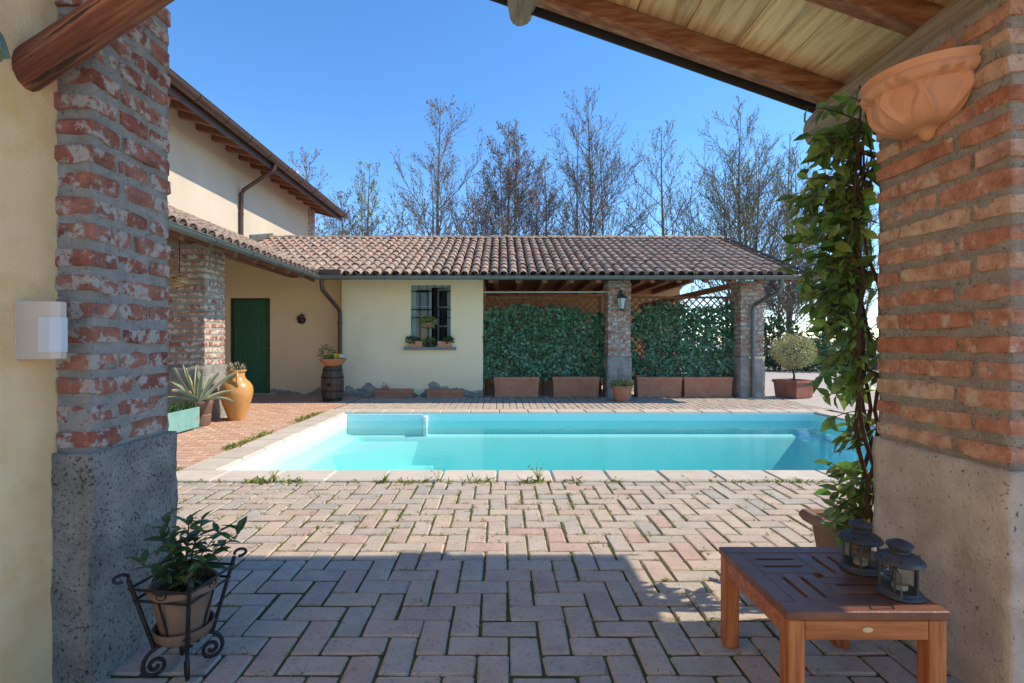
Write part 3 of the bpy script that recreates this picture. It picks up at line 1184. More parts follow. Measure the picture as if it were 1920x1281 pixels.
brick_pillar(pw, 'far', -4.79, -4.25, 7.34, 7.88, .80, 2.56, .0895, .058, .235, M['brick_far'], M['mortar_far'], M['plinth'], 5, bd=.11, proud=.008)

# ------------------------------------------------------------------ tall farmhouse
fh = thing('farmhouse', 'tall cream farmhouse wall with brown gutter and projecting rafter tails', 'building', (HX - 1, 12, 0))
wl = MB()
wl.box(HX - .3, HX, 3.0, 16.15, -.05, 5.62)
wl.build('wall', M['plaster_house'], fh, world=True)
wl = MB()
wl.box(HX - 6, HX - .301, 16.0, 16.15, -.05, 6.5)
wl.build('end_wall', M['plaster_house'], fh, world=True)
pc = MB()
pc.box(HX - .5, HX + .0, 16.152, 16.75, -.05, 5.62)
pc = pc.build('corner_pier', M['mortar_far'], fh, world=True)
for k in range(26):
    z = 3.3 + k * .088
    for j in range(2):
        w_ = .28 if (j + k) % 2 else .22
        me = brickmesh(BC, 'fb', .1, w_, .058, M['brick_far'], (k + j) % 4)
        piece('brick', me, (HX - .042, 16.17 + (w_ / 2 if j == 0 else .5 - w_ / 2 + .06), z), pc)
HEX, HEZ, HSL = -5.30, 5.30, .26
rf = MB()
a_, b_, c_, d_ = (HEX - .03, 3.0, HEZ + .02), (HEX - .03, 17.05, HEZ + .02), (HX - 5, 17.05, HEZ + .02 + HSL * 5.8), (HX - 5, 3.0, HEZ + .02 + HSL * 5.8)
up_ = lambda p: (p[0], p[1], p[2] + .12)
rf.add([a_, b_, c_, d_, up_(a_), up_(b_), up_(c_), up_(d_)], [(3, 2, 1, 0), (4, 5, 6, 7), (0, 1, 5, 4), (1, 2, 6, 5), (2, 3, 7, 6), (3, 0, 4, 7)])
hroof = rf.build('roof', mat('soffit', [(.46, .24, .12), (.58, .34, .19)], 5, bump=.3, bscale=20), fh, world=True)
for i in range(16):
    y = 8.6 + i * .555
    m = MB()
    m.beam((HEX - .10, y, HEZ - .055 + HSL * .1), (HX - .15, y, HEZ - .055 + HSL * .95), .10, .13, c=.012)
    m.build('rafter', M['beam_red'], hroof, world=True)
gutter(hroof, (HEX + .06, 3.0, HEZ + .07), (HEX + .06, 17.1, HEZ + .07), .115, M['metal_brown'])
m = MB()
m.cbox(HEX - .05, HEX - .025, 3.0, 17.08, HEZ - .16, HEZ + .17, .003)
m.build('fascia', M['metal_brown'], hroof, world=True)
m = MB()
yd = 11.9
m.tube([(HEX + .03, yd, HEZ - .02), (HEX + .03, yd, HEZ - .12), (HEX - .03, yd, HEZ - .20), (HX + .12, yd, HEZ - .62), (HX + .06, yd, HEZ - .72), (HX + .06, yd, 3.50)], .045, 10)
m.tube([(HX + .06, yd, 4.1), (HX + .06, yd, 4.14)], .055, 10)
m.build('downpipe', M['metal_brown'], fh, world=True, angle=40)

# ------------------------------------------------------------------ veranda ahead of the camera, roof shortened to let light in
M['wood_log'] = mat('wood_log', [(.13, .05, .025), (.24, .11, .055), (.34, .19, .10)], 4, stretch=(7, 7, .7), bump=.7, bscale=14, rough=.75, bdist=.008)
M['wood_strut'] = mat('wood_strut', [(.09, .026, .014), (.22, .07, .03), (.42, .18, .08)], 5, stretch=(.45, 8, 8), bump=.8, bscale=8, spots=((.03, .012, .008), 3.2, .60, .64, .9), rough=.65, bdist=.008)
M['wood_grey_log'] = mat('wood_grey_log', [(.20, .15, .10), (.34, .28, .20), (.42, .36, .27)], 4, stretch=(9, .7, 9), bump=.8, bscale=12, rough=.85, bdist=.01)
M['wood_rafter'] = mat('wood_rafter', [(.13, .045, .022), (.24, .10, .05), (.36, .22, .12)], 4, stretch=(1.2, 8, 8), bump=.5, bscale=14, rough=.8)
M['wood_plank'] = mat('wood_plank', [(.36, .20, .08), (.60, .44, .24), (.72, .58, .36)], 3.6, stretch=(9, .6, 9), bump=.5, bscale=16, rough=.75, rnd=.16, spots=((.20, .19, .16), 1.6, .56, .70, .6), spots2=((.16, .07, .03), 9, .68, .72, .8))
ve = thing('veranda', 'shady veranda with brick pillars, ochre wall and plank ceiling', 'veranda', (0, 1.5, 0))
LX = -1.483
wl = MB()
wl.box(LX - .45, LX, -4.0, 1.72, -.05, 3.75)  # unseen stretch behind the camera added to bounce warm sunlight in
wl.build('wall', M['plaster_near'], ve, world=True)
brick_pillar(ve, 'nl', -1.93, -1.364, 1.705, 2.105, .78, 3.62, .0868, .061, .25, M['brick_red'], M['mortar'], M['plinth'], 21, bd=.118, proud=.007, jit=.004, sides='NSE', plinth_out=.016)
brick_pillar(ve, 'nr', 1.57, 2.17, 1.58, 2.14, .75, 2.25, .0868, .062, .25, M['brick_salmon'], M['mortar_warm'], M['plinth_warm'], 33, bd=.118, proud=.006, jit=.004)
RS = .35


def rz_(x):                                 # underside of the planks
    return 3.163 - RS * x


VY0, VY1 = 1.24, 2.84  # back edge of the roof set forward so sunlight bounces in from behind
rx0, rx1 = -1.9, 2.75
x = rx0
i = 0
while x < rx1 - .02:
    x2 = min(x + .262, rx1)
    m = MB()
    a, b = x + .0025, x2 - .0025
    m.add([(a, VY0, rz_(a)), (b, VY0, rz_(b)), (b, VY1 - .01, rz_(b)), (a, VY1 - .01, rz_(a)), (a, VY0, rz_(a) + .025), (b, VY0, rz_(b) + .025), (b, VY1 - .01, rz_(b) + .025), (a, VY1 - .01, rz_(a) + .025)],
          [(3, 2, 1, 0), (4, 5, 6, 7), (0, 1, 5, 4), (1, 2, 6, 5), (2, 3, 7, 6), (3, 0, 4, 7)])
    m.build('ceiling_plank', M['wood_plank'], ve, world=True)
    x = x2
    i += 1
m = MB()
a, b = rx0 - .02, rx1 + .03
z0 = .028
m.add([(a, VY0 - .05, rz_(a) + z0), (b, VY0 - .05, rz_(b) + z0), (b, VY1 + .012, rz_(b) + z0), (a, VY1 + .012, rz_(a) + z0), (a, VY0 - .05, rz_(a) + .12), (b, VY0 - .05, rz_(b) + .12), (b, VY1 + .012, rz_(b) + .12), (a, VY1 + .012, rz_(a) + .12)],
      [(3, 2, 1, 0), (4, 5, 6, 7), (0, 1, 5, 4), (1, 2, 6, 5), (2, 3, 7, 6), (3, 0, 4, 7)])
m.build('roof_covering', M['tile_dark'], ve, world=True)
m = MB()                                    # dark drip edge
m.beam((rx0, VY1 + .02, rz_(rx0) - .075), (rx1, VY1 + .02, rz_(rx1) - .075), .014, .10)
m.build('drip_edge', mat('drip', [(.02, .02, .02), (.035, .03, .03)], 5), ve, world=True)
for yy in (2.765, 2.14, 1.46):
    m = MB()
    m.beam((rx0 + .3, yy, rz_(rx0 + .3) - .055), (rx1 - .05, yy, rz_(rx1 - .05) - .055), .09, .108, c=.010)
    m.build('rafter', M['wood_rafter'], ve, world=True)


def log(name, p0, p1, r, material, seed, ends=True, n=14, axis=False):
    rg = random.Random(seed)
    p0, p1 = Vector(p0), Vector(p1)
    k = 14
    m = MB()
    d = (p1 - p0).normalized()
    u = d.orthogonal().normalized()
    w_ = d.cross(u)
    ph_ = rg.uniform(0, 9)
    for i in range(k + 1):
        t = i / k
        c = p0.lerp(p1, t) + u * .008 * math.sin(t * 7 + ph_) + w_ * .008 * math.cos(t * 5 + ph_)
        e = 1.0
        if ends and i == k:
            e = .80
        for q in range(n):
            a = 2 * math.pi * q / n
            rr = r * e * (1 + .06 * math.sin(2 * a + ph_) + .05 * mnoise.noise(Vector((math.cos(a) * 1.5, math.sin(a) * 1.5, t * 6 + seed))))
            m.v.append(tuple(c + (u * math.cos(a) + w_ * math.sin(a)) * rr))
    for i in range(k):
        for q in range(n):
            q2 = (q + 1) % n
            m.f.append((i * n + q, i * n + q2, (i + 1) * n + q2, (i + 1) * n + q))
    m.f.append(tuple(range(n))[::-1])
    m.f.append(tuple(k * n + q for q in range(n)))
    if axis:
        mt = Matrix((d, u, w_)).transposed().to_4x4()
        mt.translation = p0
        inv = mt.inverted()
        m.v = [tuple(inv @ Vector(v)) for v in m.v]
        o = m.build(name, material, ve, angle=45)
        mt.translation = p0 - ROOT[ve.name]
        o.matrix_local = mt
        return o
    return m.build(name, material, ve, world=True, angle=45)


log('purlin', (.105, 1.3, 3.03), (.105, 2.95, 3.03), .082, M['wood_grey_log'], 1)
log('wall_plate', (1.80, 1.3, 2.365), (1.80, 2.90, 2.345), .125, M['wood_grey_log'], 2)
log('strut', (-1.62, 1.60, 1.915), (.03, 1.62, 3.05), .060, M['wood_strut'], 3, ends=False, axis=True)
# ------------------------------------------------------------------ foliage helpers
def rdir(rg, up=.0):
    while True:
        v = Vector((rg.uniform(-1, 1), rg.uniform(-1, 1), rg.uniform(-1, 1)))
        if .05 < v.length < 1:
            v.normalize()
            v.z += up
            return v.normalized()


def bush(root, name, material, c, r, n, L, W, seed, flat=1.0, up=.3, world=False, shell=.35):
    rg = random.Random(seed)
    m = MB()
    c = Vector(c)
    for i in range(n):
        d = rdir(rg)
        k = rg.uniform(shell, 1) ** .6
        bump_ = 1 + .22 * mnoise.noise(d * 2.3 + Vector((seed, 0, 0)))
        p = c + Vector((d.x * r, d.y * r, d.z * r * flat)) * k * bump_
        dd = (d + rdir(rg) * .9 + Vector((0, 0, up))).normalized()
        m.leaf(p, dd, rdir(rg, .6), L * rg.uniform(.6, 1.2), W * rg.uniform(.7, 1.2))
    return m.build(name, material, root, world=world)


# ------------------------------------------------------------------ trellises and ivy
M['trellis'] = mat('trellis', [(.20, .085, .04), (.30, .14, .07)], 6, bump=.3, rough=.8, rnd=.15)


def trellis(label, ilabel, x0, x1, z0, z1, y, seed, dens, cover):
    t = thing('trellis', label, 'trellis', ((x0 + x1) / 2, y, 0), group=None)
    xm = (x0 + x1) / 2
    for xx in (x0 + .03, xm, x1 - .03):
        m = MB()
        m.cbox(xx - .03, xx + .03, y - .02, y + .03, 0.0, z1, .004)
        m.build('post', M['trellis'], t, world=True)
    for (a, b) in ((x0 + .062, xm - .032), (xm + .032, x1 - .062)):
        for zz in (z0 + .02, z1 - .03):
            m = MB()
            m.cbox(a, b, y - .016, y + .022, zz - .022, zz + .022, .004)
            m.build('rail', M['trellis'], t, world=True)
        for dgn in (1, -1):
            s = a - (z1 - z0)
            while s < b + (z1 - z0):
                # line x = s + dgn*(z-z0) clipped
                zs = []
                za, zb = z0, z1
                if dgn > 0:
                    za, zb = max(z0, z0 + a - s), min(z1, z0 + b - s)
                else:
                    za, zb = max(z0, z0 + s - b), min(z1, z0 + s - a)
                if zb - za > .08:
                    m = MB()
                    yy = y + (.007 if dgn > 0 else -.007)
                    p0 = (s + dgn * (za - z0), yy, za)
                    p1 = (s + dgn * (zb - z0), yy, zb)
                    m.beam(p0, p1, .010, .026, up=(dgn * -1, 0, 1), c=.002)
                    m.build('lath', M['trellis'], t, world=True)
                s += .155
    # ivy
    iv = thing('climbing_ivy', ilabel, 'ivy', ((x0 + x1) / 2, y - .05, .4))
    rg = random.Random(seed)
    m = MB()
    tries = 0
    n = 0
    while n < dens and tries < dens * 6:
        tries += 1
        x = rg.uniform(x0 - .03, x1 + .05)
        z = rg.uniform(z0 - .08, z1 + .02)
        v = mnoise.noise(Vector((x * 2.3, z * 2.3, seed))) * .5 + mnoise.noise(Vector((x * 7, z * 7, seed))) * .35
        th = cover(x, z)
        if v < th:
            continue
        lump = .20 * max(0, mnoise.noise(Vector((x * 4, z * 4, seed + 9))) + .5)
        p = (x, y - .03 - rg.random() * .10 - lump, z)
        d = Vector((rg.uniform(-.7, .7), -.45 + rg.uniform(-.5, .3), rg.uniform(-1, .25)))
        m.leaf(p, d, (rg.uniform(-.5, .5), -1, rg.uniform(.1, .9)), rg.uniform(.04, .11), rg.uniform(.04, .085), fold=.3, droop=.1)
        n += 1
    o = m.build('foliage', M['leaf_ivy'], iv, world=True)
    o['kind'] = 'stuff'
    st = MB()
    for i in range(14):
        x = rg.uniform(x0 + .05, x1 - .05)
        pts = []
        z = .36
        while z < z1 - .15:
            pts.append((x, y - .035, z))
            x += rg.uniform(-.09, .09)
            x = min(max(x, x0), x1)
            z += rg.uniform(.1, .2)
        st.tube(pts, [.008 * (1 - .6 * k / len(pts)) for k in range(len(pts))], 4)
    st.build('stem', M['bark_brown'], iv, world=True)


trellis('brown lattice trellis in the bay beside the cream wall, covered in ivy', 'dense ivy on the trellis beside the cream wall',
        -.36, 2.16, .42, 2.13, 11.05, 3, 5600, lambda x, z: (-.40 + max(0, z - 1.74) * 3.2 + (.22 if x > 1.7 and z > .9 else 0) + max(0, .6 - z) * .6))
trellis('brown lattice trellis in the end bay between the two brick portico pillars', 'ivy with gaps on the trellis of the end portico bay',
        2.69, 4.90, .42, 2.13, 11.05, 8, 5400, lambda x, z: (-.44 + max(0, z - 1.80) * 3.2 + (.22 if x < 3.0 else 0) + max(0, .75 - z) * .15))

# ------------------------------------------------------------------ terracotta planters
def long_planter(label, x0, x1, y0, y1, h, material, group=None, name='long_planter'):
    t = thing(name, label, 'planter', ((x0 + x1) / 2, (y0 + y1) / 2, 0), group=group)
    w, d = (x1 - x0) / 2, (y1 - y0) / 2
    m = MB()
    ti = .03
    def ring(ww, dd, z):
        return [(-ww, -dd, z), (ww, -dd, z), (ww, dd, z), (-ww, dd, z)]
    prof = [(.93, 0), (.93, .02), (.90, .035), (.955, h - .085), (.965, h - .08), (1.0, h - .062), (1.0, h - .012), (.985, h)]
    rings = []
    for s, z in prof:
        rings.append(ring(w * (1 - (1 - s) * .45), d - (1 - s) * w * .45, z))
    rings.append(ring(w - ti, d - ti, h))
    rings.append(ring(w - ti - .01, d - ti - .01, h - .10))
    for r in rings:
        m.v.extend(r)
    for i in range(len(rings) - 1):
        for k in range(4):
            m.f.append((i * 4 + k, i * 4 + (k + 1) % 4, i * 4 + 4 + (k + 1) % 4, i * 4 + 4 + k))
    m.f.append((3, 2, 1, 0))
    b = m.build('trough', material, t)
    s_ = MB()
    s_.box(-w + ti + .012, w - ti - .012, -d + ti + .012, d - ti - .012, h - .12, h - .035)
    s_.build('soil', M['soil'], t)
    return t


GP = 'long terracotta planters under the trellises'
long_planter('long terracotta planter under the ivy, next to the cream wall', -.155, .79, 10.60, 10.94, .415, M['terracotta'], GP)
long_planter('long terracotta planter under the ivy, on the cream wall side of the lantern pillar', 1.065, 2.04, 10.60, 10.94, .418, M['terracotta'], GP)
long_planter('long terracotta planter behind the round succulent pot, under thin ivy', 2.81, 3.75, 10.60, 10.94, .415, M['terracotta'], GP)
long_planter('long terracotta planter touching the end portico pillar with the downpipe', 3.785, 4.80, 10.60, 10.94, .415, M['terracotta'], GP)
t1 = long_planter('low terracotta window box on the paving, with pink flowers sprouting', -2.62, -1.83, 10.50, 10.70, .165, M['terracotta'], 'low terracotta boxes by the cream wall', 'low_planter')
t2 = long_planter('low terracotta window box on the paving, nearly bare', -1.54, -.77, 10.50, 10.70, .165, M['terracotta'], 'low terracotta boxes by the cream wall', 'low_planter')
M['petal_pink'] = mat('petal_pink', [(.70, .06, .20), (.80, .14, .30)], 9, bump=0, rough=.6, rnd=.2, transl=.3)
M['petal_red'] = mat('petal_red', [(.62, .03, .03), (.75, .07, .05)], 9, bump=0, rough=.6, rnd=.2, transl=.2)
M['petal_yellow'] = mat('petal_yellow', [(.85, .55, .02), (.92, .68, .05)], 9, bump=0, rough=.6, rnd=.15, transl=.3)
bush(t1, 'flowers', M['petal_pink'], (-.2, 0, .24), .05, 26, .03, .03, 4)
bush(t1, 'stems', M['leaf_dark'], (-.18, 0, .18), .07, 24, .05, .02, 5, flat=.5)
bush(t2, 'sprout', M['leaf_dark'], (.2, 0, .15), .05, 18, .04, .02, 6, flat=.5)


def round_pot(t, prof, material, n=28, soil=None, name='pot'):
    m = MB()
    m.lathe(prof, n)
    m.f.append(tuple(range(n))[::-1])
    p = m.build(name, material, t, angle=40)
    if soil:
        s = MB()
        s.lathe([(soil[0], soil[1] - .03), (soil[0], soil[1]), (.001, soil[1] + .008)], 16)
        s.build('soil', M['soil'], t)
    return p


t = thing('round_pot', 'round terracotta pot of trailing green succulent before the lantern pillar', 'flower pot', (2.33, 9.90, 0))
round_pot(t, [(.13, 0), (.14, .01), (.155, .08), (.158, .085), (.165, .14), (.168, .145), (.185, .23), (.19, .25), (.205, .255), (.21, .29), (.20, .30), (.18, .30), (.17, .24)], M['terracotta'], soil=(.172, .27))
bush(t, 'succulent', M['succulent'], (0, 0, .31), .235, 620, .045, .025, 14, flat=.38, up=.5)

t = thing('square_planter', 'square weathered terracotta planter under the clipped variegated bush', 'planter', (6.05, 10.60, 0))
m = MB()
h = .36
rings = []
for (s, z) in ((.235, 0), (.24, .02), (.262, h - .06), (.285, h - .05), (.285, h), (.25, h), (.245, h - .06)):
    rings.append([(-s, -s, z), (s, -s, z), (s, s, z), (-s, s, z)])
for r in rings:
    m.v.extend(r)
for i in range(len(rings) - 1):
    for k in range(4):
        m.f.append((i * 4 + k, i * 4 + (k + 1) % 4, i * 4 + 4 + (k + 1) % 4, i * 4 + 4 + k))
m.build('tub', M['terracotta_old'], t)
m = MB()
m.box(-.244, .244, -.244, .244, .25, h - .03)
m.build('soil', M['soil'], t)
t.rotation_euler = (0, 0, R(24))
t = thing('variegated_bush', 'round clipped yellow variegated bush on a short stem in the square planter', 'bush', (6.05, 10.60, .32))
m = MB()
m.tube([(0, 0, -.02), (.015, 0, .12), (-.01, .01, .25), (.0, 0, .42)], [.024, .02, .018, .014], 7)
for k in range(9):
    a = k * .7
    m.tube([(0, 0, .26 + .02 * k), (.12 * math.cos(a), .12 * math.sin(a), .42 + .03 * k), (.26 * math.cos(a), .26 * math.sin(a), .5 + .05 * k)], [.011, .007, .003], 4)
m.build('trunk', M['bark_brown'], t)
o = bush(t, 'crown', M['leaf_varieg'], (0, 0, .62), .42, 3000, .055, .022, 17, flat=.82, up=.25, shell=.45)

# ------------------------------------------------------------------ barrel with flower bowl
M['barrel_wood'] = mat('barrel_wood', [(.07, .045, .03), (.15, .10, .07)], 6, stretch=(9, 9, .8), bump=.6, bscale=14, rough=.85, rnd=.2)
t = thing('barrel', 'weathered wooden barrel by the inner corner downpipe', 'barrel', (-3.27, 9.92, 0))
ns = 14
for k in range(ns):
    m = MB()
    a0, a1 = 2 * math.pi * k / ns + .012, 2 * math.pi * (k + 1) / ns - .012
    zs = [0, .16, .33, .50, .66]
    rr = [.165, .2, .212, .2, .165]
    for z, r in zip(zs, rr):
        for a in (a0, (a0 + a1) / 2, a1):
            m.v.append((r * math.cos(a), r * math.sin(a), z))
        for a in (a1, a0):
            m.v.append(((r - .02) * math.cos(a), (r - .02) * math.sin(a), z))
    for i in range(4):
        for q in range(5):
            q2 = (q + 1) % 5
            m.f.append((i * 5 + q, i * 5 + q2, i * 5 + 5 + q2, i * 5 + 5 + q))
    m.f.append((4, 3, 2, 1, 0))
    m.f.append((20, 21, 22, 23, 24))
    m.build('stave', M['barrel_wood'], t, angle=40)
for z, r in ((.05, .183), (.20, .2095), (.46, .2075), (.60, .184)):
    m = MB()
    m.lathe([(r - .006, z - .018), (r + .003, z - .018), (r + .003, z + .018), (r - .006, z + .018)], 28)
    m.build('hoop', M['iron'], t)
m = MB()
m.lathe([(.0001, .64), (.155, .64), (.155, .655), (.0001, .655)], 20)
m.build('lid', M['barrel_wood'], t)
m = MB()
m.cbox(-.03, .03, -.222, -.19, .30, .36, .004)
m.build('bung_hole', mat('black', [(.004, .004, .004), (.008, .008, .008)], 5, bump=0), t)
t = thing('flower_bowl', 'shallow terracotta bowl with yellow pansies standing on the barrel', 'flower bowl', (-3.27, 9.92, .661))
round_pot(t, [(.11, 0), (.13, .01), (.22, .09), (.25, .13), (.262, .135), (.262, .155), (.245, .155), (.23, .12)], M['terracotta'], soil=(.232, .135))
bush(t, 'evergreen_sprig', M['leaf_dark'], (-.12, .03, .27), .17, 190, .05, .018, 21, flat=.8)
bush(t, 'moss_plant', M['leaf_lime'], (-.04, -.10, .17), .10, 240, .035, .02, 22, flat=.6)
m = MB()
rg = random.Random(5)
M['petal_white'] = mat('petal_white', [(.65, .65, .70), (.75, .75, .8)], 9, bump=0)
for k in range(19):
    m = MB()
    if k < 13:
        c = Vector((.07 + rg.uniform(-.09, .1), -.07 + rg.uniform(-.08, .06), .21 + rg.uniform(-.03, .03)))
    else:
        c = Vector((.17 + rg.uniform(-.03, .05), -.05 + rg.uniform(-.06, .06), .20 + rg.uniform(-.03, .03)))
    for q in range(5):
        a = q * 1.256 + rg.random()
        m.leaf(c, (math.cos(a), -.5, math.sin(a)), (0, -1, .2), .036, .036, droop=.1)
    m.build('pansy', M['petal_yellow'] if k < 13 else M['petal_white'], t)
bush(t, 'pansy_leaves', M['leaf_lime'], (.1, -.03, .165), .12, 160, .035, .022, 25, flat=.4)

# ------------------------------------------------------------------ glazed jar, agave, verdigris box
M['glaze'] = mat('glaze', [(.46, .20, .05), (.58, .29, .085), (.50, .25, .09)], 3.5, rough=.28, bump=.12, bscale=16, spots=((.50, .38, .24), 5, .60, .68, .7), spots2=((.10, .05, .03), 7, .70, .74, .8), spec=.5)
t = thing('oil_jar', 'tall honey glazed oil jar with handles by the porch pillar', 'jar', (-3.89, 7.52, 0))
m = MB()
prof = [(.001, 0), (.105, 0), (.112, .012), (.118, .05), (.15, .14), (.19, .25), (.22, .36), (.227, .42), (.217, .49), (.18, .55), (.128, .60), (.112, .64), (.112, .70), (.135, .715), (.135, .735), (.105, .735), (.098, .66)]
m.lathe(prof, 36)
m.build('body', M['glaze'], t, angle=50)
for sg in (-1, 1):
    m = MB()
    a = R(-60) if sg < 0 else R(120)
    u = Vector((math.cos(a), math.sin(a), 0))
    m.tube([u * .108 + Vector((0, 0, .685)), u * .15 + Vector((0, 0, .70)), u * .185 + Vector((0, 0, .66)), u * .20 + Vector((0, 0, .58)), u * .205 + Vector((0, 0, .50))], [.02, .02, .019, .019, .022], 8)
    m.build('handle', M['glaze'], t, smooth=True)
M['dry_plant'] = mat('dry_plant', [(.30, .20, .12), (.48, .40, .28)], 12, bump=0, rnd=.4, hue=.03)
m = MB()
m.lathe([(.10, .68), (.0001, .69)], 14)
m.build('soil', M['soil'], t)
bush(t, 'sprigs', M['dry_plant'], (0, 0, .76), .12, 150, .045, .016, 31, flat=.6, up=.7)
bush(t, 'green_sprigs', M['leaf_dark'], (-.03, 0, .73), .09, 60, .045, .016, 32, flat=.5, up=.7)

t = thing('rough_pot', 'rough brown terracotta pot holding the agave', 'flower pot', (-4.12, 6.98, 0))
round_pot(t, [(.12, 0), (.135, .02), (.15, .15), (.135, .165), (.15, .18), (.165, .30), (.172, .31), (.17, .345), (.15, .345), (.14, .30)], M['terracotta_pale'], soil=(.142, .32), n=20)
# agave: long stiff leaves with cream margins
ag = thing('agave', 'variegated agave with stiff cream edged leaves in the rough pot', 'agave', (-4.12, 6.98, .32))
M['agave'] = mat('agave', [(.20, .27, .19), (.30, .37, .26)], 5, rough=.5, bump=.1)
M['agave_edge'] = mat('agave_edge', [(.60, .52, .24), (.70, .62, .34)], 5, rough=.5, bump=0)


def agave_leaf(az, el, L, W, bend, curl=0):
    m, e = MB(), MB()
    d0 = Vector((math.cos(az), math.sin(az), 0))
    n = 9
    p = d0 * .02 + Vector((0, 0, -.005))
    ang = el
    side = Vector((-math.sin(az), math.cos(az), 0))
    rows = []
    for i in range(n + 1):
        t_ = i / n
        w = W * (0.62 + 1.1 * t_ * (1 - t_)) * (1 - t_ ** 3) ** .8 + .002
        dirv = d0 * math.cos(ang) + Vector((0, 0, math.sin(ang)))
        nr = side.cross(dirv)
        nr = nr if nr.z > 0 else -nr
        rows.append((p.copy(), w, nr))
        p = p + dirv * (L / n)
        ang += bend / n * (1 + t_)
    for (c, w, nr) in rows:
        m.v.extend([tuple(c - side * w * .80 + nr * w * .28), tuple(c - nr * .004), tuple(c + side * w * .80 + nr * w * .28), tuple(c - nr * .022)])
        for sg in (-1, 1):
            e.v.extend([tuple(c + side * sg * w * .78 + nr * (w * .28 + .002)), tuple(c + side * sg * w + nr * w * .34), tuple(c + side * sg * w * .78 + nr * (w * .28 - .006))])
    for i in range(n):
        for q in range(4):
            q2 = (q + 1) % 4
            m.f.append((i * 4 + q, i * 4 + q2, i * 4 + 4 + q2, i * 4 + 4 + q))
        for sgo in (0, 3):
            for q in range(3):
                q2 = (q + 1) % 3
                b = i * 6 + sgo
                e.f.append((b + q, b + q2, b + 6 + q2, b + 6 + q))
    o = m.build('leaf', M['agave'], ag, angle=60)
    e.build('leaf_margin', M['agave_edge'], o, angle=60)


rg = random.Random(9)
for (az, el, L, W, b) in ((R(-75), 1.45, .52, .05, .1), (R(180), 1.15, .56, .055, .1), (R(215), .95, .55, .052, .25), (R(-10), 1.1, .50, .05, -.2), (R(15), .95, .62, .05, -.35), (R(-40), 1.28, .46, .05, .15),
                          (R(-100), .75, .5, .05, -.5), (R(-20), .38, .62, .04, -.55), (R(160), .6, .6, .05, -.2), (R(90), 1.0, .5, .05, -.2), (R(240), .45, .5, .045, -.4), (R(50), .55, .5, .045, -.5), (R(130), 1.3, .55, .05, 0), (R(-150), 1.25, .5, .05, .1)):
    agave_leaf(az, el, L, W, b)

M['verdigris'] = mat('verdigris', [(.14, .32, .28), (.24, .44, .40)], 5, rough=.75, bump=.4, spots=((.26, .15, .09), 5, .54, .66, .8))
t = thing('verdigris_box', 'blue green verdigris planter box in front of the porch pillar', 'planter', (-4.16, 6.22, 0))
m = MB()
m.box(-.155, .155, -.56, .56, .03, .045)
m.cbox(.14, .16, -.57, .57, .02, .285, .004)
m.cbox(-.16, -.14, -.57, .57, .02, .285, .004)
m.cbox(-.139, .139, .55, .57, .02, .285, .004)
m.cbox(-.139, .139, -.57, -.55, .02, .285, .004)
for sy in (-.5, .46):
    m.box(-.15, .15, sy, sy + .04, 0, .031)
m.build('box', M['verdigris'], t)
m = MB()
m.box(-.138, .138, -.548, .548, .2, .255)
m.build('soil', M['soil'], t)
m = MB()
rg = random.Random(12)
for i in range(420):
    p = (rg.uniform(-.13, .14), rg.uniform(-.54, .54), .25)
    m.leaf(p, (rg.uniform(-.5, .6), rg.uniform(-.6, .6), 1.0), (rg.uniform(-1, 1), rg.uniform(-1, 1), .2), rg.uniform(.08, .16), .016, droop=.25)
m.build('blades', M['leaf_dark'], t)

# ------------------------------------------------------------------ small things on walls
M['straw'] = mat('straw', [(.36, .22, .10), (.55, .38, .20)], 12, bump=.2, rnd=.3)
t = thing('straw_bunch', 'dried straw nest hanging under the porch eave by the brick pillar', 'ornament', (-4.40, 7.0, 1.98))
m = MB()
rg = random.Random(6)
for i in range(46):
    a = rg.uniform(0, 6.28)
    r = .10 * rg.uniform(.6, 1.1)
    z0 = rg.uniform(-.06, .06)
    tl = rg.uniform(-.5, .5)
    pts = [(r * math.cos(a + q * .45), r * math.sin(a + q * .45), z0 + tl * r * math.sin(q * .45)) for q in range(7)]
    m.tube(pts, .009, 4)
m.build('nest', M['straw'], t)
m = MB()
m.tube([(0, 0, .05), (0, 0, .22), (0, 0, .60)], .006, 5)
m.build('cord', M['iron'], t)

t = thing('wall_mask', 'small brown carved mask on the ochre wall between door and downpipe', 'ornament', (-4.37, DY - .004, 1.64))
m = MB()
def blob(m, c, r, seed, n=12):
    for i in range(n // 2 + 1):
        th = math.pi * i / (n // 2)
        for k in range(n):
            a = 2 * math.pi * k / n
            d = Vector((math.sin(th) * math.cos(a), math.sin(th) * math.sin(a), math.cos(th)))
            s = 1 + .18 * mnoise.noise(d * 2 + Vector((seed, 0, 0)))
            m.v.append((c[0] + d.x * r[0] * s, c[1] + d.y * r[1] * s, c[2] + d.z * r[2] * s))
    b = len(m.v) - (n // 2 + 1) * n
    for i in range(n // 2):
        for k in range(n):
            k2 = (k + 1) % n
            m.f.append((b + i * n + k, b + i * n + n + k, b + i * n + n + k2, b + i * n + k2))
blob(m, (.02, -.04, -.03), (.09, .05, .075), 2)
m.build('face', M['bark_brown'], t, smooth=True)
m = MB()
blob(m, (.03, -.05, .06), (.055, .05, .05), 4)
blob(m, (-.05, -.04, .02), (.04, .04, .05), 5)
m.build('hair', M['wood_dark'], t, smooth=True)
m = MB()
blob(m, (.05, -.088, -.03), (.025, .02, .03), 7)
m.build('nose', M['terracotta_pale'], t, smooth=True)

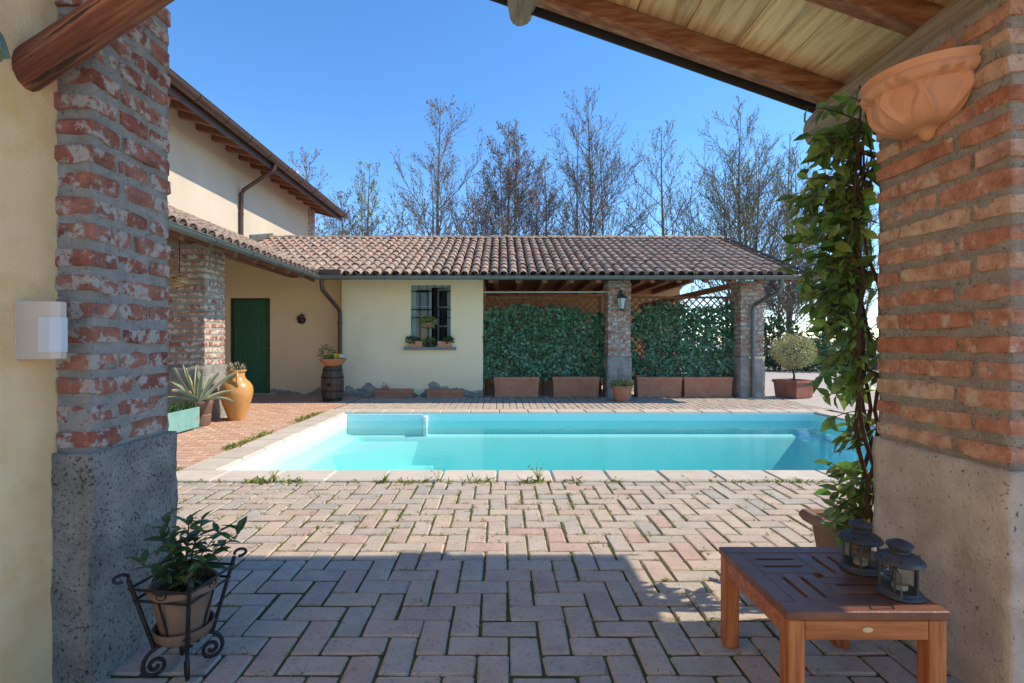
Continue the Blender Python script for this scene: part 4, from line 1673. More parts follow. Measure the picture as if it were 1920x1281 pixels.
M['lamp_green'] = mat('lamp_green', [(.045, .075, .07), (.08, .12, .11)], 9, rough=.45, metal=.3, bump=.1)
M['lamp_glass'] = mat('lamp_glass', [(.45, .55, .52), (.55, .62, .60)], 4, rough=.15, bump=0)
t = thing('pillar_lantern', 'dark green glazed lantern hung on the middle portico pillar', 'lantern', (2.44, 10.47, 1.78))
m = MB()
m.cbox(-.03, .03, -.0, .03, .28, .42, .004)
m.tube([(0, .02, .36), (0, -.06, .40), (0, -.12, .36), (0, -.12, .30)], .010, 6)
m.build('bracket', M['lamp_green'], t)
m = MB()
m.lathe([(.09, .24), (.125, .25), (.07, .30), (.02, .335), (.001, .34)], 6, (0, -.12, 0))
m.lathe([(.001, -.02), (.03, -.01), (.062, .02), (.06, .03), (.001, .03)], 6, (0, -.12, 0))
for k in range(6):
    a = math.pi / 3 * k
    m.tube([(.06 * math.cos(a), -.12 + .06 * math.sin(a), .02), (.105 * math.cos(a), -.12 + .105 * math.sin(a), .25)], .007, 4)
m.build('cage', M['lamp_green'], t)
m = MB()
m.lathe([(.052, .03), (.094, .24)], 6, (0, -.12, 0))
m.build('glass', M['lamp_glass'], t)

# window flowers
M['terracotta_bright'] = mat('terracotta_bright', [(.50, .22, .12), (.60, .30, .18)], 6, bump=.2)


def window_pot(label, x, y, z, w, d, h, leafmat, seed, r, lx, n=220, name='window_pot', blue=False):
    t = thing(name, label, 'flower pot', (x, y, z))
    m = MB()
    m.cbox(-w / 2 - .02, w / 2 + .02, -d / 2 - .012, d / 2 + .012, 0, .02, .005)
    m.build('saucer', M['terracotta_bright'], t)
    m = MB()
    for (s, zz) in ((.90, .02), (1, h), (.9, h), (.88, h - .03)):
        m.v.extend([(-w / 2 * s, -d / 2 * s, zz), (w / 2 * s, -d / 2 * s, zz), (w / 2 * s, d / 2 * s, zz), (-w / 2 * s, d / 2 * s, zz)])
    for i in range(3):
        for k in range(4):
            m.f.append((i * 4 + k, i * 4 + (k + 1) % 4, i * 4 + 4 + (k + 1) % 4, i * 4 + 4 + k))
    m.f.append((12, 13, 14, 15))
    m.build('box', M['terracotta_bright'], t)
    bush(t, 'plant', leafmat, (lx, -.01, h + .02), r, n, .05, .028, seed, flat=.6)
    return t


window_pot('small terracotta window box on the sill below the closed casement', -1.78, WY - .052, 1.035, .27, .075, .125, M['leaf_dark'], 41, .115, -.09)
window_pot('small terracotta window box on the sill below the open casement', -1.19, WY - .052, 1.035, .29, .075, .125, M['leaf_dark'], 42, .10, .08)
t = thing('dark_pot', 'dark pot with drooping green plant in the middle of the sill', 'flower pot', (-1.52, WY - .05, 1.035))
round_pot(t, [(.035, 0), (.038, .003), (.046, .09), (.046, .10), (.04, .10)], M['iron'], n=16, soil=(.04, .09))
bush(t, 'plant', M['leaf_lime'], (0, -.01, .11), .13, 130, .05, .03, 43, flat=.9)
t = window_pot('terracotta box of pale trailing greenery hung on the window grille', -1.53, WY - .065, 1.44, .26, .10, .10, M['succulent'], 44, .20, .0, n=420, name='hanging_pot')
m = MB()
m.tube([(-.15, .09, .012), (-.15, -.06, .0), (.15, -.06, .0), (.15, .09, .012)], .008, 5)
m.build('hanger', M['iron'], t)

# inside the portico, glimpsed through the lattice
t = thing('pink_azalea', 'pink flowering azalea glimpsed through the end trellis', 'shrub', (3.8, 12.35, 0))
round_pot(t, [(.14, 0), (.15, .01), (.19, .28), (.2, .3), (.18, .3), (.17, .26)], M['terracotta'], soil=(.175, .28))
bush(t, 'leaves', M['leaf_dark'], (0, 0, .72), .42, 700, .06, .025, 51, flat=.95)
bush(t, 'blossom', M['petal_pink'], (0, 0, .76), .46, 520, .055, .05, 52, flat=.95, shell=.7)
t = thing('red_chair', 'red cloth garden chair glimpsed behind the lattice by the lantern pillar', 'chair', (2.72, 11.75, 0))
for sx in (-.2, .2):
    for sy in (-.2, .2):
        m = MB()
        m.tube([(sx, sy, 0), (sx, sy, .45 if sy < 0 else .98)], .014, 6)
        m.build('leg', M['iron'], t)
m = MB()
m.cbox(-.22, .22, -.22, .20, .42, .47, .02)
m.build('seat', M['petal_red'], t)
m = MB()
m.cbox(-.22, .22, .185, .225, .50, .98, .02)
m.build('backrest', M['petal_red'], t)

# ------------------------------------------------------------------ motion sensor on the ochre wall
M['plastic'] = mat('plastic', [(.54, .45, .36), (.60, .51, .42)], 3, rough=.4, bump=.02, spots=((.48, .38, .28), 5, .6, .75, .4))
M['lens'] = mat('lens', [(.50, .53, .55), (.56, .59, .61)], 3, rough=.25, bump=0)
t = thing('motion_sensor', 'cream plastic motion sensor on the ochre wall beside the whitewashed brick pillar', 'sensor', (LX, 1.60, 1.095))
m = MB()
D = .115
hw = .036
prof = [(0, -hw), (D * .62, -hw), (D * .86, -hw * .8), (D, -hw * .3), (D, hw * .3), (D * .86, hw * .8), (D * .62, hw), (0, hw)]
n = len(prof)
for z in (.003, .177):
    m.v.extend([(a, b, z) for a, b in prof])
for k in range(n):
    m.f.append((k, (k + 1) % n, n + (k + 1) % n, n + k))
m.v.extend([(a * .96, b * .94, 0) for a, b in prof] + [(a * .96, b * .94, .18) for a, b in prof])
for k in range(n):
    k2 = (k + 1) % n
    m.f.append((2 * n + k, 2 * n + k2, k2, k))
    m.f.append((n + k, n + k2, 3 * n + k2, 3 * n + k))
m.f.append(tuple(2 * n + k for k in range(n))[::-1])
m.f.append(tuple(3 * n + k for k in range(n)))
m.build('housing', M['plastic'], t, angle=25)
m = MB()
pl = [(D * .60, -hw - .003), (D * .87, -hw * .82 - .003), (D + .003, -hw * .32), (D + .003, hw * .32), (D * .95, hw * .6)]
for z in (.022, .130):
    m.v.extend([(a, b, z) for a, b in pl])
    m.v.extend([(a - .01, b * .8, z) for a, b in pl])
q = len(pl)
for k in range(q - 1):
    m.f.append((k, k + 1, 2 * q + k + 1, 2 * q + k))
    m.f.append((k, q + k, q + k + 1, k + 1))
    m.f.append((2 * q + k, 2 * q + k + 1, 3 * q + k + 1, 3 * q + k))
m.f.append((0, 2 * q, 3 * q, q))
m.build('lens', M['lens'], t, angle=25)
m = MB()
m.cbox(.0, .004, -hw - .004, hw + .004, -.004, .184, .001)
m.build('back_plate', M['plastic'], t)

# scalloped green shade that pokes into the picture on the left
t = thing('scalloped_shade', 'green glazed scalloped lamp shade on the ochre wall above the sensor', 'lamp', (LX, 1.362, 1.93))
m = MB()
m.lathe([(.015, .10), (.035, .085), (.052, .05), (.062, .0), (.057, .0), (.047, .045), (.03, .075), (.015, .09)], 40, (.085, 0, 0), fn=lambda a, z: 1 + .09 * math.cos(8 * a) * (1 - z * 8) if z < .1 else 1)
m.build('shade', mat('glaze_green', [(.06, .14, .11), (.20, .30, .28)], 6, rough=.2, bump=0), t, smooth=True)
m = MB()
m.tube([(-.005, 0, .05), (.03, 0, .11), (.085, 0, .105)], .009, 6)
m.build('arm', M['iron'], t)

# ------------------------------------------------------------------ terracotta wall light on the right pillar
M['terracotta_lamp'] = mat('terracotta_lamp', [(.50, .23, .12), (.62, .32, .18)], 4, rough=.75, bump=.15, bscale=60, spots=((.66, .42, .28), 4, .56, .72, .5), spec=.3)
t = thing('wall_light', 'half bowl terracotta wall light with petal relief on the salmon brick pillar', 'wall light', (1.566, 1.875, 1.905))
m = MB()
def petal(a, z):
    # relief: five petals between raised ribs
    ph_ = (a - math.pi / 2) / math.pi * 4
    u = abs(ph_ - math.floor(ph_) - .5)
    if not .022 < z < .170:
        return 1.0
    zc = (z - .03) / .13
    w_ = .46 * math.sqrt(max(0, 1 - max(0, (zc - .55) / .45) ** 2)) * min(1, .45 + zc)
    d = u - w_
    if d < 0:
        k_ = min(1, -d / .16)
        return 1 + .045 * (1 - k_) ** 2 - .06 * (k_ * k_ * (3 - 2 * k_)) * min(1, max(0, zc + .1) / .3)
    return 1 + .045 * math.exp(-(d / .08) ** 2)
prof = [(.004, -.022), (.020, -.016), (.027, .002), (.031, .012), (.052, .022)] + [(.052 + .124 * math.sin(R(90) * q / 48) ** .8, .022 + .130 * (1 - math.cos(R(90) * q / 48))) for q in range(1, 49)]
prof += [(.176, .168), (.187, .172), (.199, .184), (.201, .204), (.194, .216), (.203, .236), (.206, .244), (.196, .246), (.17, .20), (.14, .13)]
prof = [(r * 1.02, z * .86) for r, z in prof]
m.lathe(prof, 160, (0, 0, 0), math.pi / 2, 3 * math.pi / 2, fn=petal)
m.build('bowl', M['terracotta_lamp'], t, angle=60)
m = MB()
m.cbox(-.002, .004, -.15, .15, .06, .19, .001)
m.build('back_plate', M['terracotta_lamp'], t)

# ------------------------------------------------------------------ slatted side table
M['teak_top'] = mat('teak_top', [(.10, .042, .024), (.18, .075, .04)], 5, stretch=(3, 3, 3), rough=.38, bump=.2, bscale=30, rnd=.18, spec=.5)
M['teak'] = mat('teak', [(.19, .05, .012), (.36, .115, .032), (.50, .19, .06)], 4, stretch=(13, 13, .8), rough=.4, bump=.15, bscale=20, rnd=.10, spec=.5)
M['teak_rail'] = mat('teak_rail', [(.20, .055, .013), (.38, .12, .034), (.52, .20, .065)], 4, stretch=(.8, 13, 13), rough=.4, bump=.15, bscale=20, rnd=.10, spec=.5)
tx, ty, ts, th_ = 1.075, 1.735, .238, .36
t = thing('side_table', 'low brown hardwood side table with slotted top beside the salmon brick pillar', 'table', (tx, ty, 0))
fw = .058
zt0, zt1 = th_ - .026, th_
for (a, b, c, d) in ((-ts, ts, -ts, -ts + fw), (-ts, ts, ts - fw, ts), (-ts, -ts + fw, -ts + fw + .0012, ts - fw - .0012), (ts - fw, ts, -ts + fw + .0012, ts - fw - .0012)):
    m = MB()
    m.cbox(a, b, c, d, zt0, zt1, .003)
    m.build('top_rail', M['teak_top'], t)
s = ts - fw
hc = .016
slot = .012
ext = .030
for r in range(4):                          # pinwheel of slotted panels, each rotated by 90 degrees
    mt = Matrix.Rotation(R(90 * r), 4, 'Z')
    # panel from x=-s..-hc ; y=-s..hc : slots along y
    x0, x1, y0, y1 = -s, -hc, -s, hc
    bw_ = (x1 - x0 - 2 * slot) / 3
    for k in range(3):
        m = MB()
        a = x0 + k * (bw_ + slot)
        m.cbox(a + .0006, a + bw_ - .0006, y0 + .0006, y1 - .0006, zt0 + .002, zt1 - .0015, .002, mt)
        m.build('slat', M['teak_top'], t)
    for k in range(2):
        a = x0 + bw_ + k * (bw_ + slot)
        m = MB()
        m.cbox(a, a + slot, y0 + .0006, y0 + ext, zt0 + .003, zt1 - .0018, .001, mt)
        m.cbox(a, a + slot, y1 - ext, y1 - .0006, zt0 + .003, zt1 - .0018, .001, mt)
        m.build('slot_end', M['teak_top'], t)
lg = .05
for sx in (-1, 1):
    for sy in (-1, 1):
        m = MB()
        cx_, cy_ = sx * (ts - .005 - lg / 2), sy * (ts - .005 - lg / 2)
        m.cbox(cx_ - lg / 2, cx_ + lg / 2, cy_ - lg / 2, cy_ + lg / 2, 0, zt0 - .003, .003)
        m.build('leg', M['teak'], t)
li = ts - .005 - lg - .001
for sg in (-1, 1):
    c_ = sg * (ts - .018)
    m = MB()
    m.cbox(-li, li, c_ - .011, c_ + .011, zt0 - .062, zt0 - .004, .003)
    m.build('apron', M['teak_rail'], t)
    m = MB()
    m.cbox(c_ - .011, c_ + .011, -li, li, zt0 - .062, zt0 - .004, .003)
    m.build('apron', M['teak_rail'], t)
m = MB()
n = 16
m.v = [(.016 * math.cos(6.2832 * k / n), -ts + .0045, .008 * math.sin(6.2832 * k / n) + zt0 - .03) for k in range(n)] + [(.016 * math.cos(6.2832 * k / n), -ts + .008, .008 * math.sin(6.2832 * k / n) + zt0 - .03) for k in range(n)]
m.f = [tuple(range(n))] + [(k, n + k, n + (k + 1) % n, (k + 1) % n) for k in range(n)]
m.build('badge', mat('brass', [(.55, .48, .34), (.65, .58, .42)], 20, metal=.8, rough=.35, bump=0), t)

# ------------------------------------------------------------------ candle lanterns
M['lantern_metal'] = mat('lantern_metal', [(.035, .04, .045), (.07, .075, .08)], 14, rough=.55, metal=.35, bump=.25, bscale=40, spots=((.10, .085, .07), 14, .58, .7, .6))
gm = bpy.data.materials.new('lantern_glass')
gm.use_nodes = True
N, L = gm.node_tree.nodes, gm.node_tree.links
N.remove(N['Principled BSDF'])
tr = N.new('ShaderNodeBsdfTransparent')
tr.inputs[0].default_value = (.86, .90, .90, 1)
gl = N.new('ShaderNodeBsdfGlossy')
gl.inputs['Roughness'].default_value = .05
lw = N.new('ShaderNodeFresnel')
lw.inputs['IOR'].default_value = 1.45
mx = N.new('ShaderNodeMixShader')
L.new(lw.outputs[0], mx.inputs[0])
L.new(tr.outputs[0], mx.inputs[1])
L.new(gl.outputs[0], mx.inputs[2])
L.new(mx.outputs[0], N['Material Output'].inputs['Surface'])
M['black'] = bpy.data.materials['black']


def candle_lantern(label, loc, rz, door_open):
    t = thing('candle_lantern', label, 'lantern', loc, rz)
    m = MB()
    m.lathe([(.001, 0), (.060, 0), (.063, .004), (.061, .010), (.056, .013), (.052, .020), (.001, .020)], 28)
    m.build('base', M['lantern_metal'], t, angle=35)
    m = MB()
    m.lathe([(.047, .100), (.062, .101), (.067, .106), (.064, .112), (.050, .124), (.032, .132), (.026, .134), (.024, .140), (.001, .140)], 28)
    dome = m.build('roof', M['lantern_metal'], t, angle=35)
    for k in range(6):
        a = k * math.pi / 3 + .3
        h_ = MB()
        h_.lathe([(.0045, 0), (.003, .0012), (.0001, .0014)], 6, (.056 * math.cos(a), .056 * math.sin(a), .1185))
        h_.build('vent_hole', M['black'], dome)
    m = MB()
    m.lathe([(.024, .136), (.027, .140), (.036, .153), (.037, .156), (.034, .160), (.020, .168), (.008, .172), (.001, .173)], 24)
    m.build('cap', M['lantern_metal'], t, angle=35)
    ns = 5
    for k in range(ns):
        a = 2 * math.pi * k / ns
        m = MB()
        m.cbox(-.003, .003, -.0035, .0035, .019, .102, .001, Matrix.Rotation(a, 4, 'Z') @ Matrix.Translation((.051, 0, 0)))
        m.build('post', M['lantern_metal'], t)
        a2 = 2 * math.pi * (k + 1) / ns
        p, q = Vector((.050 * math.cos(a), .050 * math.sin(a), 0)), Vector((.050 * math.cos(a2), .050 * math.sin(a2), 0))
        if k == 0 and door_open:
            dirv = (q - p).normalized()
            out = Vector((dirv.y, -dirv.x, 0))
            dd = (dirv * -.1 + out * .99).normalized() * (q - p).length
            p, q = p, p + dd
            fm = MB()
            for (e0, e1) in ((p, q),):
                for zz in (.024, .098):
                    fm.tube([e0 + Vector((0, 0, zz)), e1 + Vector((0, 0, zz))], .0022, 4)
                fm.tube([e1 + Vector((0, 0, .023)), e1 + Vector((0, 0, .099))], .0022, 4)
                fm.tube([e0 + Vector((0, 0, .023)), e0 + Vector((0, 0, .099))], .0022, 4)
            fm.build('door_frame', M['lantern_metal'], t)
        m = MB()
        e = (q - p) * .07
        m.quad(tuple(p + e + Vector((0, 0, .025))), tuple(q - e + Vector((0, 0, .025))), tuple(q - e + Vector((0, 0, .097))), tuple(p + e + Vector((0, 0, .097))))
        m.build('pane', gm, t)
    m = MB()
    m.lathe([(.021, .020), (.021, .034), (.019, .034), (.019, .030), (.001, .030)], 18)
    m.build('candle', mat('candle', [(.38, .34, .20), (.45, .40, .25)], 6, rough=.5, bump=0), t, angle=35)
    return t


candle_lantern('dark metal candle lantern with closed panes on the slotted table', (1.245, 1.775, th_), R(20), False)
candle_lantern('dark metal candle lantern with its glass door hanging open', (1.245, 1.60, th_), R(-142), True)

# ------------------------------------------------------------------ wrought iron stand, pot and laurel on the left
SX, SY = -1.115, 1.80
t = thing('plant_stand', 'black wrought iron plant stand with scroll feet by the whitewashed red brick pillar', 'plant stand', (SX, SY, 0), R(-8))
zt_, zb_ = .325, .115
ht_, hb_ = .112, .062
cor = [(-1, -1), (1, -1), (1, 1), (-1, 1)]
lerp = lambda a, b, k: a + (b - a) * k
for (sx, sy) in cor:
    m = MB()
    m.tube([(sx * hb_, sy * hb_, zb_ - .012), (sx * ht_, sy * ht_, zt_ + .03)], .0068, 6)
    # curl at the top
    u = Vector((sx, sy, 0)).normalized()
    pts = []
    for k in range(12):
        a = R(200 - k * 28)
        pts.append(Vector((sx * ht_, sy * ht_, zt_ + .03)) + u * (.020 + .020 * math.cos(a)) + Vector((0, 0, .010 + .013 * math.sin(a))))
    m.tube(pts, .0055, 5)
    m.build('upright', M['iron'], t)
for zz in (zt_, zt_ - .042, zb_ + .03):
    hh = lerp(hb_, ht_, (zz - zb_) / (zt_ - zb_))
    for k in range(4):
        (ax, ay), (bx_, by_) = cor[k], cor[(k + 1) % 4]
        m = MB()
        m.tube([(ax * hh, ay * hh, zz), (bx_ * hh, by_ * hh, zz)], .0048, 6)
        m.build('rail', M['iron'], t)
for k in range(4):                          # spirals between the two upper rails
    (ax, ay), (bx_, by_) = cor[k], cor[(k + 1) % 4]
    hh = lerp(hb_, ht_, .9)
    c = Vector(((ax + bx_) / 2 * hh, (ay + by_) / 2 * hh, zt_ - .021))
    u = Vector((bx_ - ax, by_ - ay, 0)).normalized()
    m = MB()
    pts = [c + u * (.004 + .0013 * q) * math.cos(q * .6) * 1.2 + Vector((0, 0, (.002 + .0011 * q) * math.sin(q * .6))) for q in range(16)]
    m.tube(pts, .003, 5)
    m.build('scroll', M['iron'], t)
    m = MB()
    hx = lerp(hb_, ht_, 0)
    m.tube([((ax + bx_) / 2 * hb_, (ay + by_) / 2 * hb_, zb_), ((ax + bx_) / 2 * ht_, (ay + by_) / 2 * ht_, zt_ - .042)], .0040, 5)
    m.build('stile', M['iron'], t)
m = MB()                                    # seat plate of the basket
for q in (-.05, -.017, .017, .05):
    m.cbox(-hb_ - .01, hb_ + .01, q - .006, q + .006, zb_ - .004, zb_ + .002, .001)
m.cbox(-.008, .008, -hb_, hb_, zb_ - .008, zb_ - .004, .001)
m.build('basket_floor', M['iron'], t)
for k in range(4):
    a = R(45 + 90 * k)
    u = Vector((math.cos(a), math.sin(a), 0))
    pts = [u * .02 + Vector((0, 0, zb_ - .006))]
    for q in range(7):
        s_ = q / 6
        pts.append(u * (.035 + .085 * math.sin(s_ * 1.57)) + Vector((0, 0, (zb_ - .004) * (1 - s_ ** 2.0) + .046 * s_ ** 2)))
    c = u * .084 + Vector((0, 0, .043))
    for q in range(18):
        an = -q * .55
        r = .036 * (1 - q / 21)
        pts.append(c + u * r * math.cos(an) + Vector((0, 0, r * math.sin(an))))
    pts = [pts[0]] + pts[1:7] + pts[8:]
    m = MB()
    m.tube(pts, .0068, 6)
    m.build('foot', M['iron'], t, smooth=True)
t = thing('clay_pot', 'brownish clay pot and saucer sitting in the wrought iron stand', 'flower pot', (SX, SY, zb_ + .003))
m = MB()
m.lathe([(.001, 0), (.075, 0), (.088, .014), (.096, .045), (.090, .045), (.08, .02), (.001, .014)], 28)
m.build('saucer', M['terracotta_pale'], t, angle=40)
m = MB()
m.lathe([(.001, .016), (.068, .016), (.072, .022), (.094, .155), (.095, .160), (.106, .163), (.110, .175), (.107, .190), (.097, .192), (.092, .165)], 32)
m.build('pot', M['terracotta_pale'], t, angle=40)
m = MB()
m.lathe([(.092, .168), (.001, .176)], 20)
m.build('soil', M['soil'], t)
lau = thing('laurel_plant', 'small glossy dark green laurel growing in the clay pot', 'plant', (SX, SY, zb_ + .175))
LEAFM = []
for k in range(6):
    m = MB()
    m.leaf((0, 0, 0), (1, 0, 0), (0, 0, 1), .064, .030, fold=.35, droop=.12 + .07 * k)
    LEAFM.append(m.mesh('leaf', M['leaf_dark']))


def leaf_obj(parent, me, p, d, up, sc):
    d = Vector(d).normalized()
    y = Vector(up).cross(d)
    if y.length < 1e-4:
        y = d.orthogonal()
    y.normalize()
    z = d.cross(y)
    mt = Matrix((d, y, z)).transposed().to_4x4()
    ob = bpy.data.objects.new('leaf', me)
    COL.objects.link(ob)
    ob.parent = parent
    mt.translation = Vector(p)
    ob.matrix_local = mt @ Matrix.Scale(sc, 4)
    return ob


rg = random.Random(77)
st = MB()
stems = [((.05, .02, .22), 0), ((-.06, -.01, .24), 1), ((-.10, .03, .16), 2), ((.10, -.03, .10), 3), ((.17, .05, .17), 4), ((0, -.06, .15), 5), ((-.02, .06, .20), 6), ((.03, -.02, .24), 7), ((-.12, -.05, .10), 8), ((.08, .07, .16), 9), ((-.04, -.08, .08), 10), ((.06, -.09, .05), 11)]
for (tip, k) in stems:
    tip = Vector(tip)
    b = Vector((tip.x * .15, tip.y * .15, -.02))
    mid = b.lerp(tip, .55) + Vector((tip.x * -.1, tip.y * -.1, .02))
    pts = [b.lerp(mid, q / 3) for q in range(3)] + [mid.lerp(tip, q / 3) for q in range(4)]
    st.tube(pts, [.0035 - .0003 * q for q in range(7)], 5)
    nl_ = 14 if tip.z > .12 else 10
    for q in range(nl_):
        s_ = .22 + .78 * q / (nl_ - 1)
        p = pts[min(6, int(s_ * 6))].lerp(pts[min(6, int(s_ * 6) + 1)], (s_ * 6) % 1)
        a = q * 2.4 + k
        d = Vector((math.cos(a), math.sin(a), rg.uniform(.05, .8) if q < nl_ - 2 else 1.2))
        leaf_obj(lau, rg.choice(LEAFM), p, d, (rg.uniform(-.3, .3), rg.uniform(-.3, .3), 1), rg.uniform(.75, 1.25))
st.build('stem', M['bark_brown'], lau)

# ------------------------------------------------------------------ planter and climber on the right pillar
t = thing('vine_planter', 'brown clay trough with rounded rim behind the salmon brick pillar', 'planter', (1.86, 2.40, 0))
m = MB()
hx_, hy_, hh_ = .33, .20, .30
rings = []
for (o_, z) in ((-.06, 0), (-.055, .02), (-.03, hh_ - .07), (-.028, hh_ - .062), (.0, hh_ - .055), (.012, hh_ - .035), (.012, hh_ - .018), (0, hh_), (-.02, hh_ + .002), (-.035, hh_ - .01), (-.045, hh_ - .08)):
    rings.append([(-hx_ - o_, -hy_ - o_, z), (hx_ + o_, -hy_ - o_, z), (hx_ + o_, hy_ + o_, z), (-hx_ - o_, hy_ + o_, z)])
for r in rings:
    m.v.extend(r)
for i in range(len(rings) - 1):
    for k in range(4):
        m.f.append((i * 4 + k, i * 4 + (k + 1) % 4, i * 4 + 4 + (k + 1) % 4, i * 4 + 4 + k))
m.f.append((3, 2, 1, 0))
m.build('trough', M['terracotta_pale'], t)
m = MB()
m.box(-hx_ + .05, hx_ - .05, -hy_ + .05, hy_ - .05, .15, hh_ - .03)
m.build('soil', M['soil'], t)

vi = thing('climbing_vine', 'leafy olive green climber hanging on the salmon brick pillar', 'climber', (1.62, 2.32, .27))
vo = ROOT[vi.name]
rg = random.Random(101)
XLp = [(150, 1585), (200, 1512), (250, 1530), (300, 1508), (350, 1495), (390, 1482), (450, 1484), (500, 1490), (540, 1498), (590, 1510), (640, 1530), (690, 1528), (730, 1545), (760, 1530), (790, 1560), (830, 1585), (862, 1535), (890, 1575), (930, 1560), (960, 1545), (985, 1570)]


def xleft(py):
    for (a, xa), (b, xb) in zip(XLp, XLp[1:]):
        if a <= py <= b:
            return xa + (xb - xa) * (py - a) / (b - a)
    return 1600


VL = []
for k in range(8):
    m = MB()
    m.leaf((0, 0, 0), (1, 0, 0), (0, 0, 1), .088, .044, fold=.3, droop=.05 + .08 * k)
    VL.append(m.mesh('leaf', M['leaf_vine']))
VLR = []
for k in range(2):
    m = MB()
    m.leaf((0, 0, 0), (1, 0, 0), (0, 0, 1), .07, .034, fold=.3, droop=.15)
    VLR.append(m.mesh('leaf', mat('leaf_rust%d' % k, [(.22, .06, .03), (.34, .13, .05)], 8, rough=.4, bump=0, transl=.35)))
stem = MB()
mains = []
for k in range(5):
    pts = []
    x, y = 1.60 + .015 * k, 2.19 + .025 * k
    z = .25
    while z < 2.28 - .06 * k:
        pts.append(Vector((x, y, z)))
        x += rg.uniform(-.028, .028)
        x = min(max(x, 1.555), 1.66)
        y += rg.uniform(-.012, .016)
        y = min(max(y, 2.165), 2.30)
        z += .075
    stem.tube([p - vo for p in pts], [.0105 * (1 - .6 * i / len(pts)) for i in range(len(pts))], 6)
    mains.append(pts)
leaves = []
# side shoots arching outwards to the left with leaves along them
for i in range(205):
    pts = rg.choice(mains)
    b = rg.choice(pts[1:]).copy()
    Yd = rg.uniform(2.2, 2.5)
    zt = b.z + rg.uniform(-.10, .10)
    py = 640 - (zt - H) * 960 / Yd
    pl_ = xleft(min(max(py, 150), 985))
    dens = 1.0
    if py > 620:
        dens = .55
    if py > 760:
        dens = .30
    if rg.random() > dens:
        continue
    xe = (pl_ + rg.uniform(0, 1) ** 1.25 * (1630 - pl_) - 8 - 940) / 960 * Yd
    e = Vector((xe, Yd, zt))
    c = b.lerp(e, .55) + Vector((0, 0, rg.uniform(.0, .07)))
    pp = []
    for q in range(7):
        s_ = q / 6
        p = b * (1 - s_) ** 2 + c * 2 * s_ * (1 - s_) + e * s_ ** 2
        pp.append(p)
    stem.tube([p - vo for p in pp], [.0032, .003, .0027, .0024, .0021, .0018, .0014], 4)
    for q in range(1, 7):
        for sgn in (0, 1):
            if rg.random() < .28:
                continue
            d = (pp[q] - pp[q - 1]).normalized() * .5 + rdir(rg) * .7 + Vector((0, 0, -.35))
            leaves.append((pp[q].lerp(pp[q - 1], rg.random()), d, rdir(rg, .7), rg.uniform(.6, 1.2)))
rg.shuffle(leaves)
rest = MB()
for i, (p, d, up, sc) in enumerate(leaves):
    if i < 300:
        leaf_obj(vi, rg.choice(VLR) if rg.random() < .06 else rg.choice(VL), p - vo, d, up, sc)
    else:
        rest.leaf(p - vo, d, up, .086 * sc, .043 * sc, .3, rg.uniform(.05, .5))
o = rest.build('foliage', M['leaf_vine'], vi)
o['kind'] = 'stuff'
stem.build('stem', M['bark_brown'], vi)

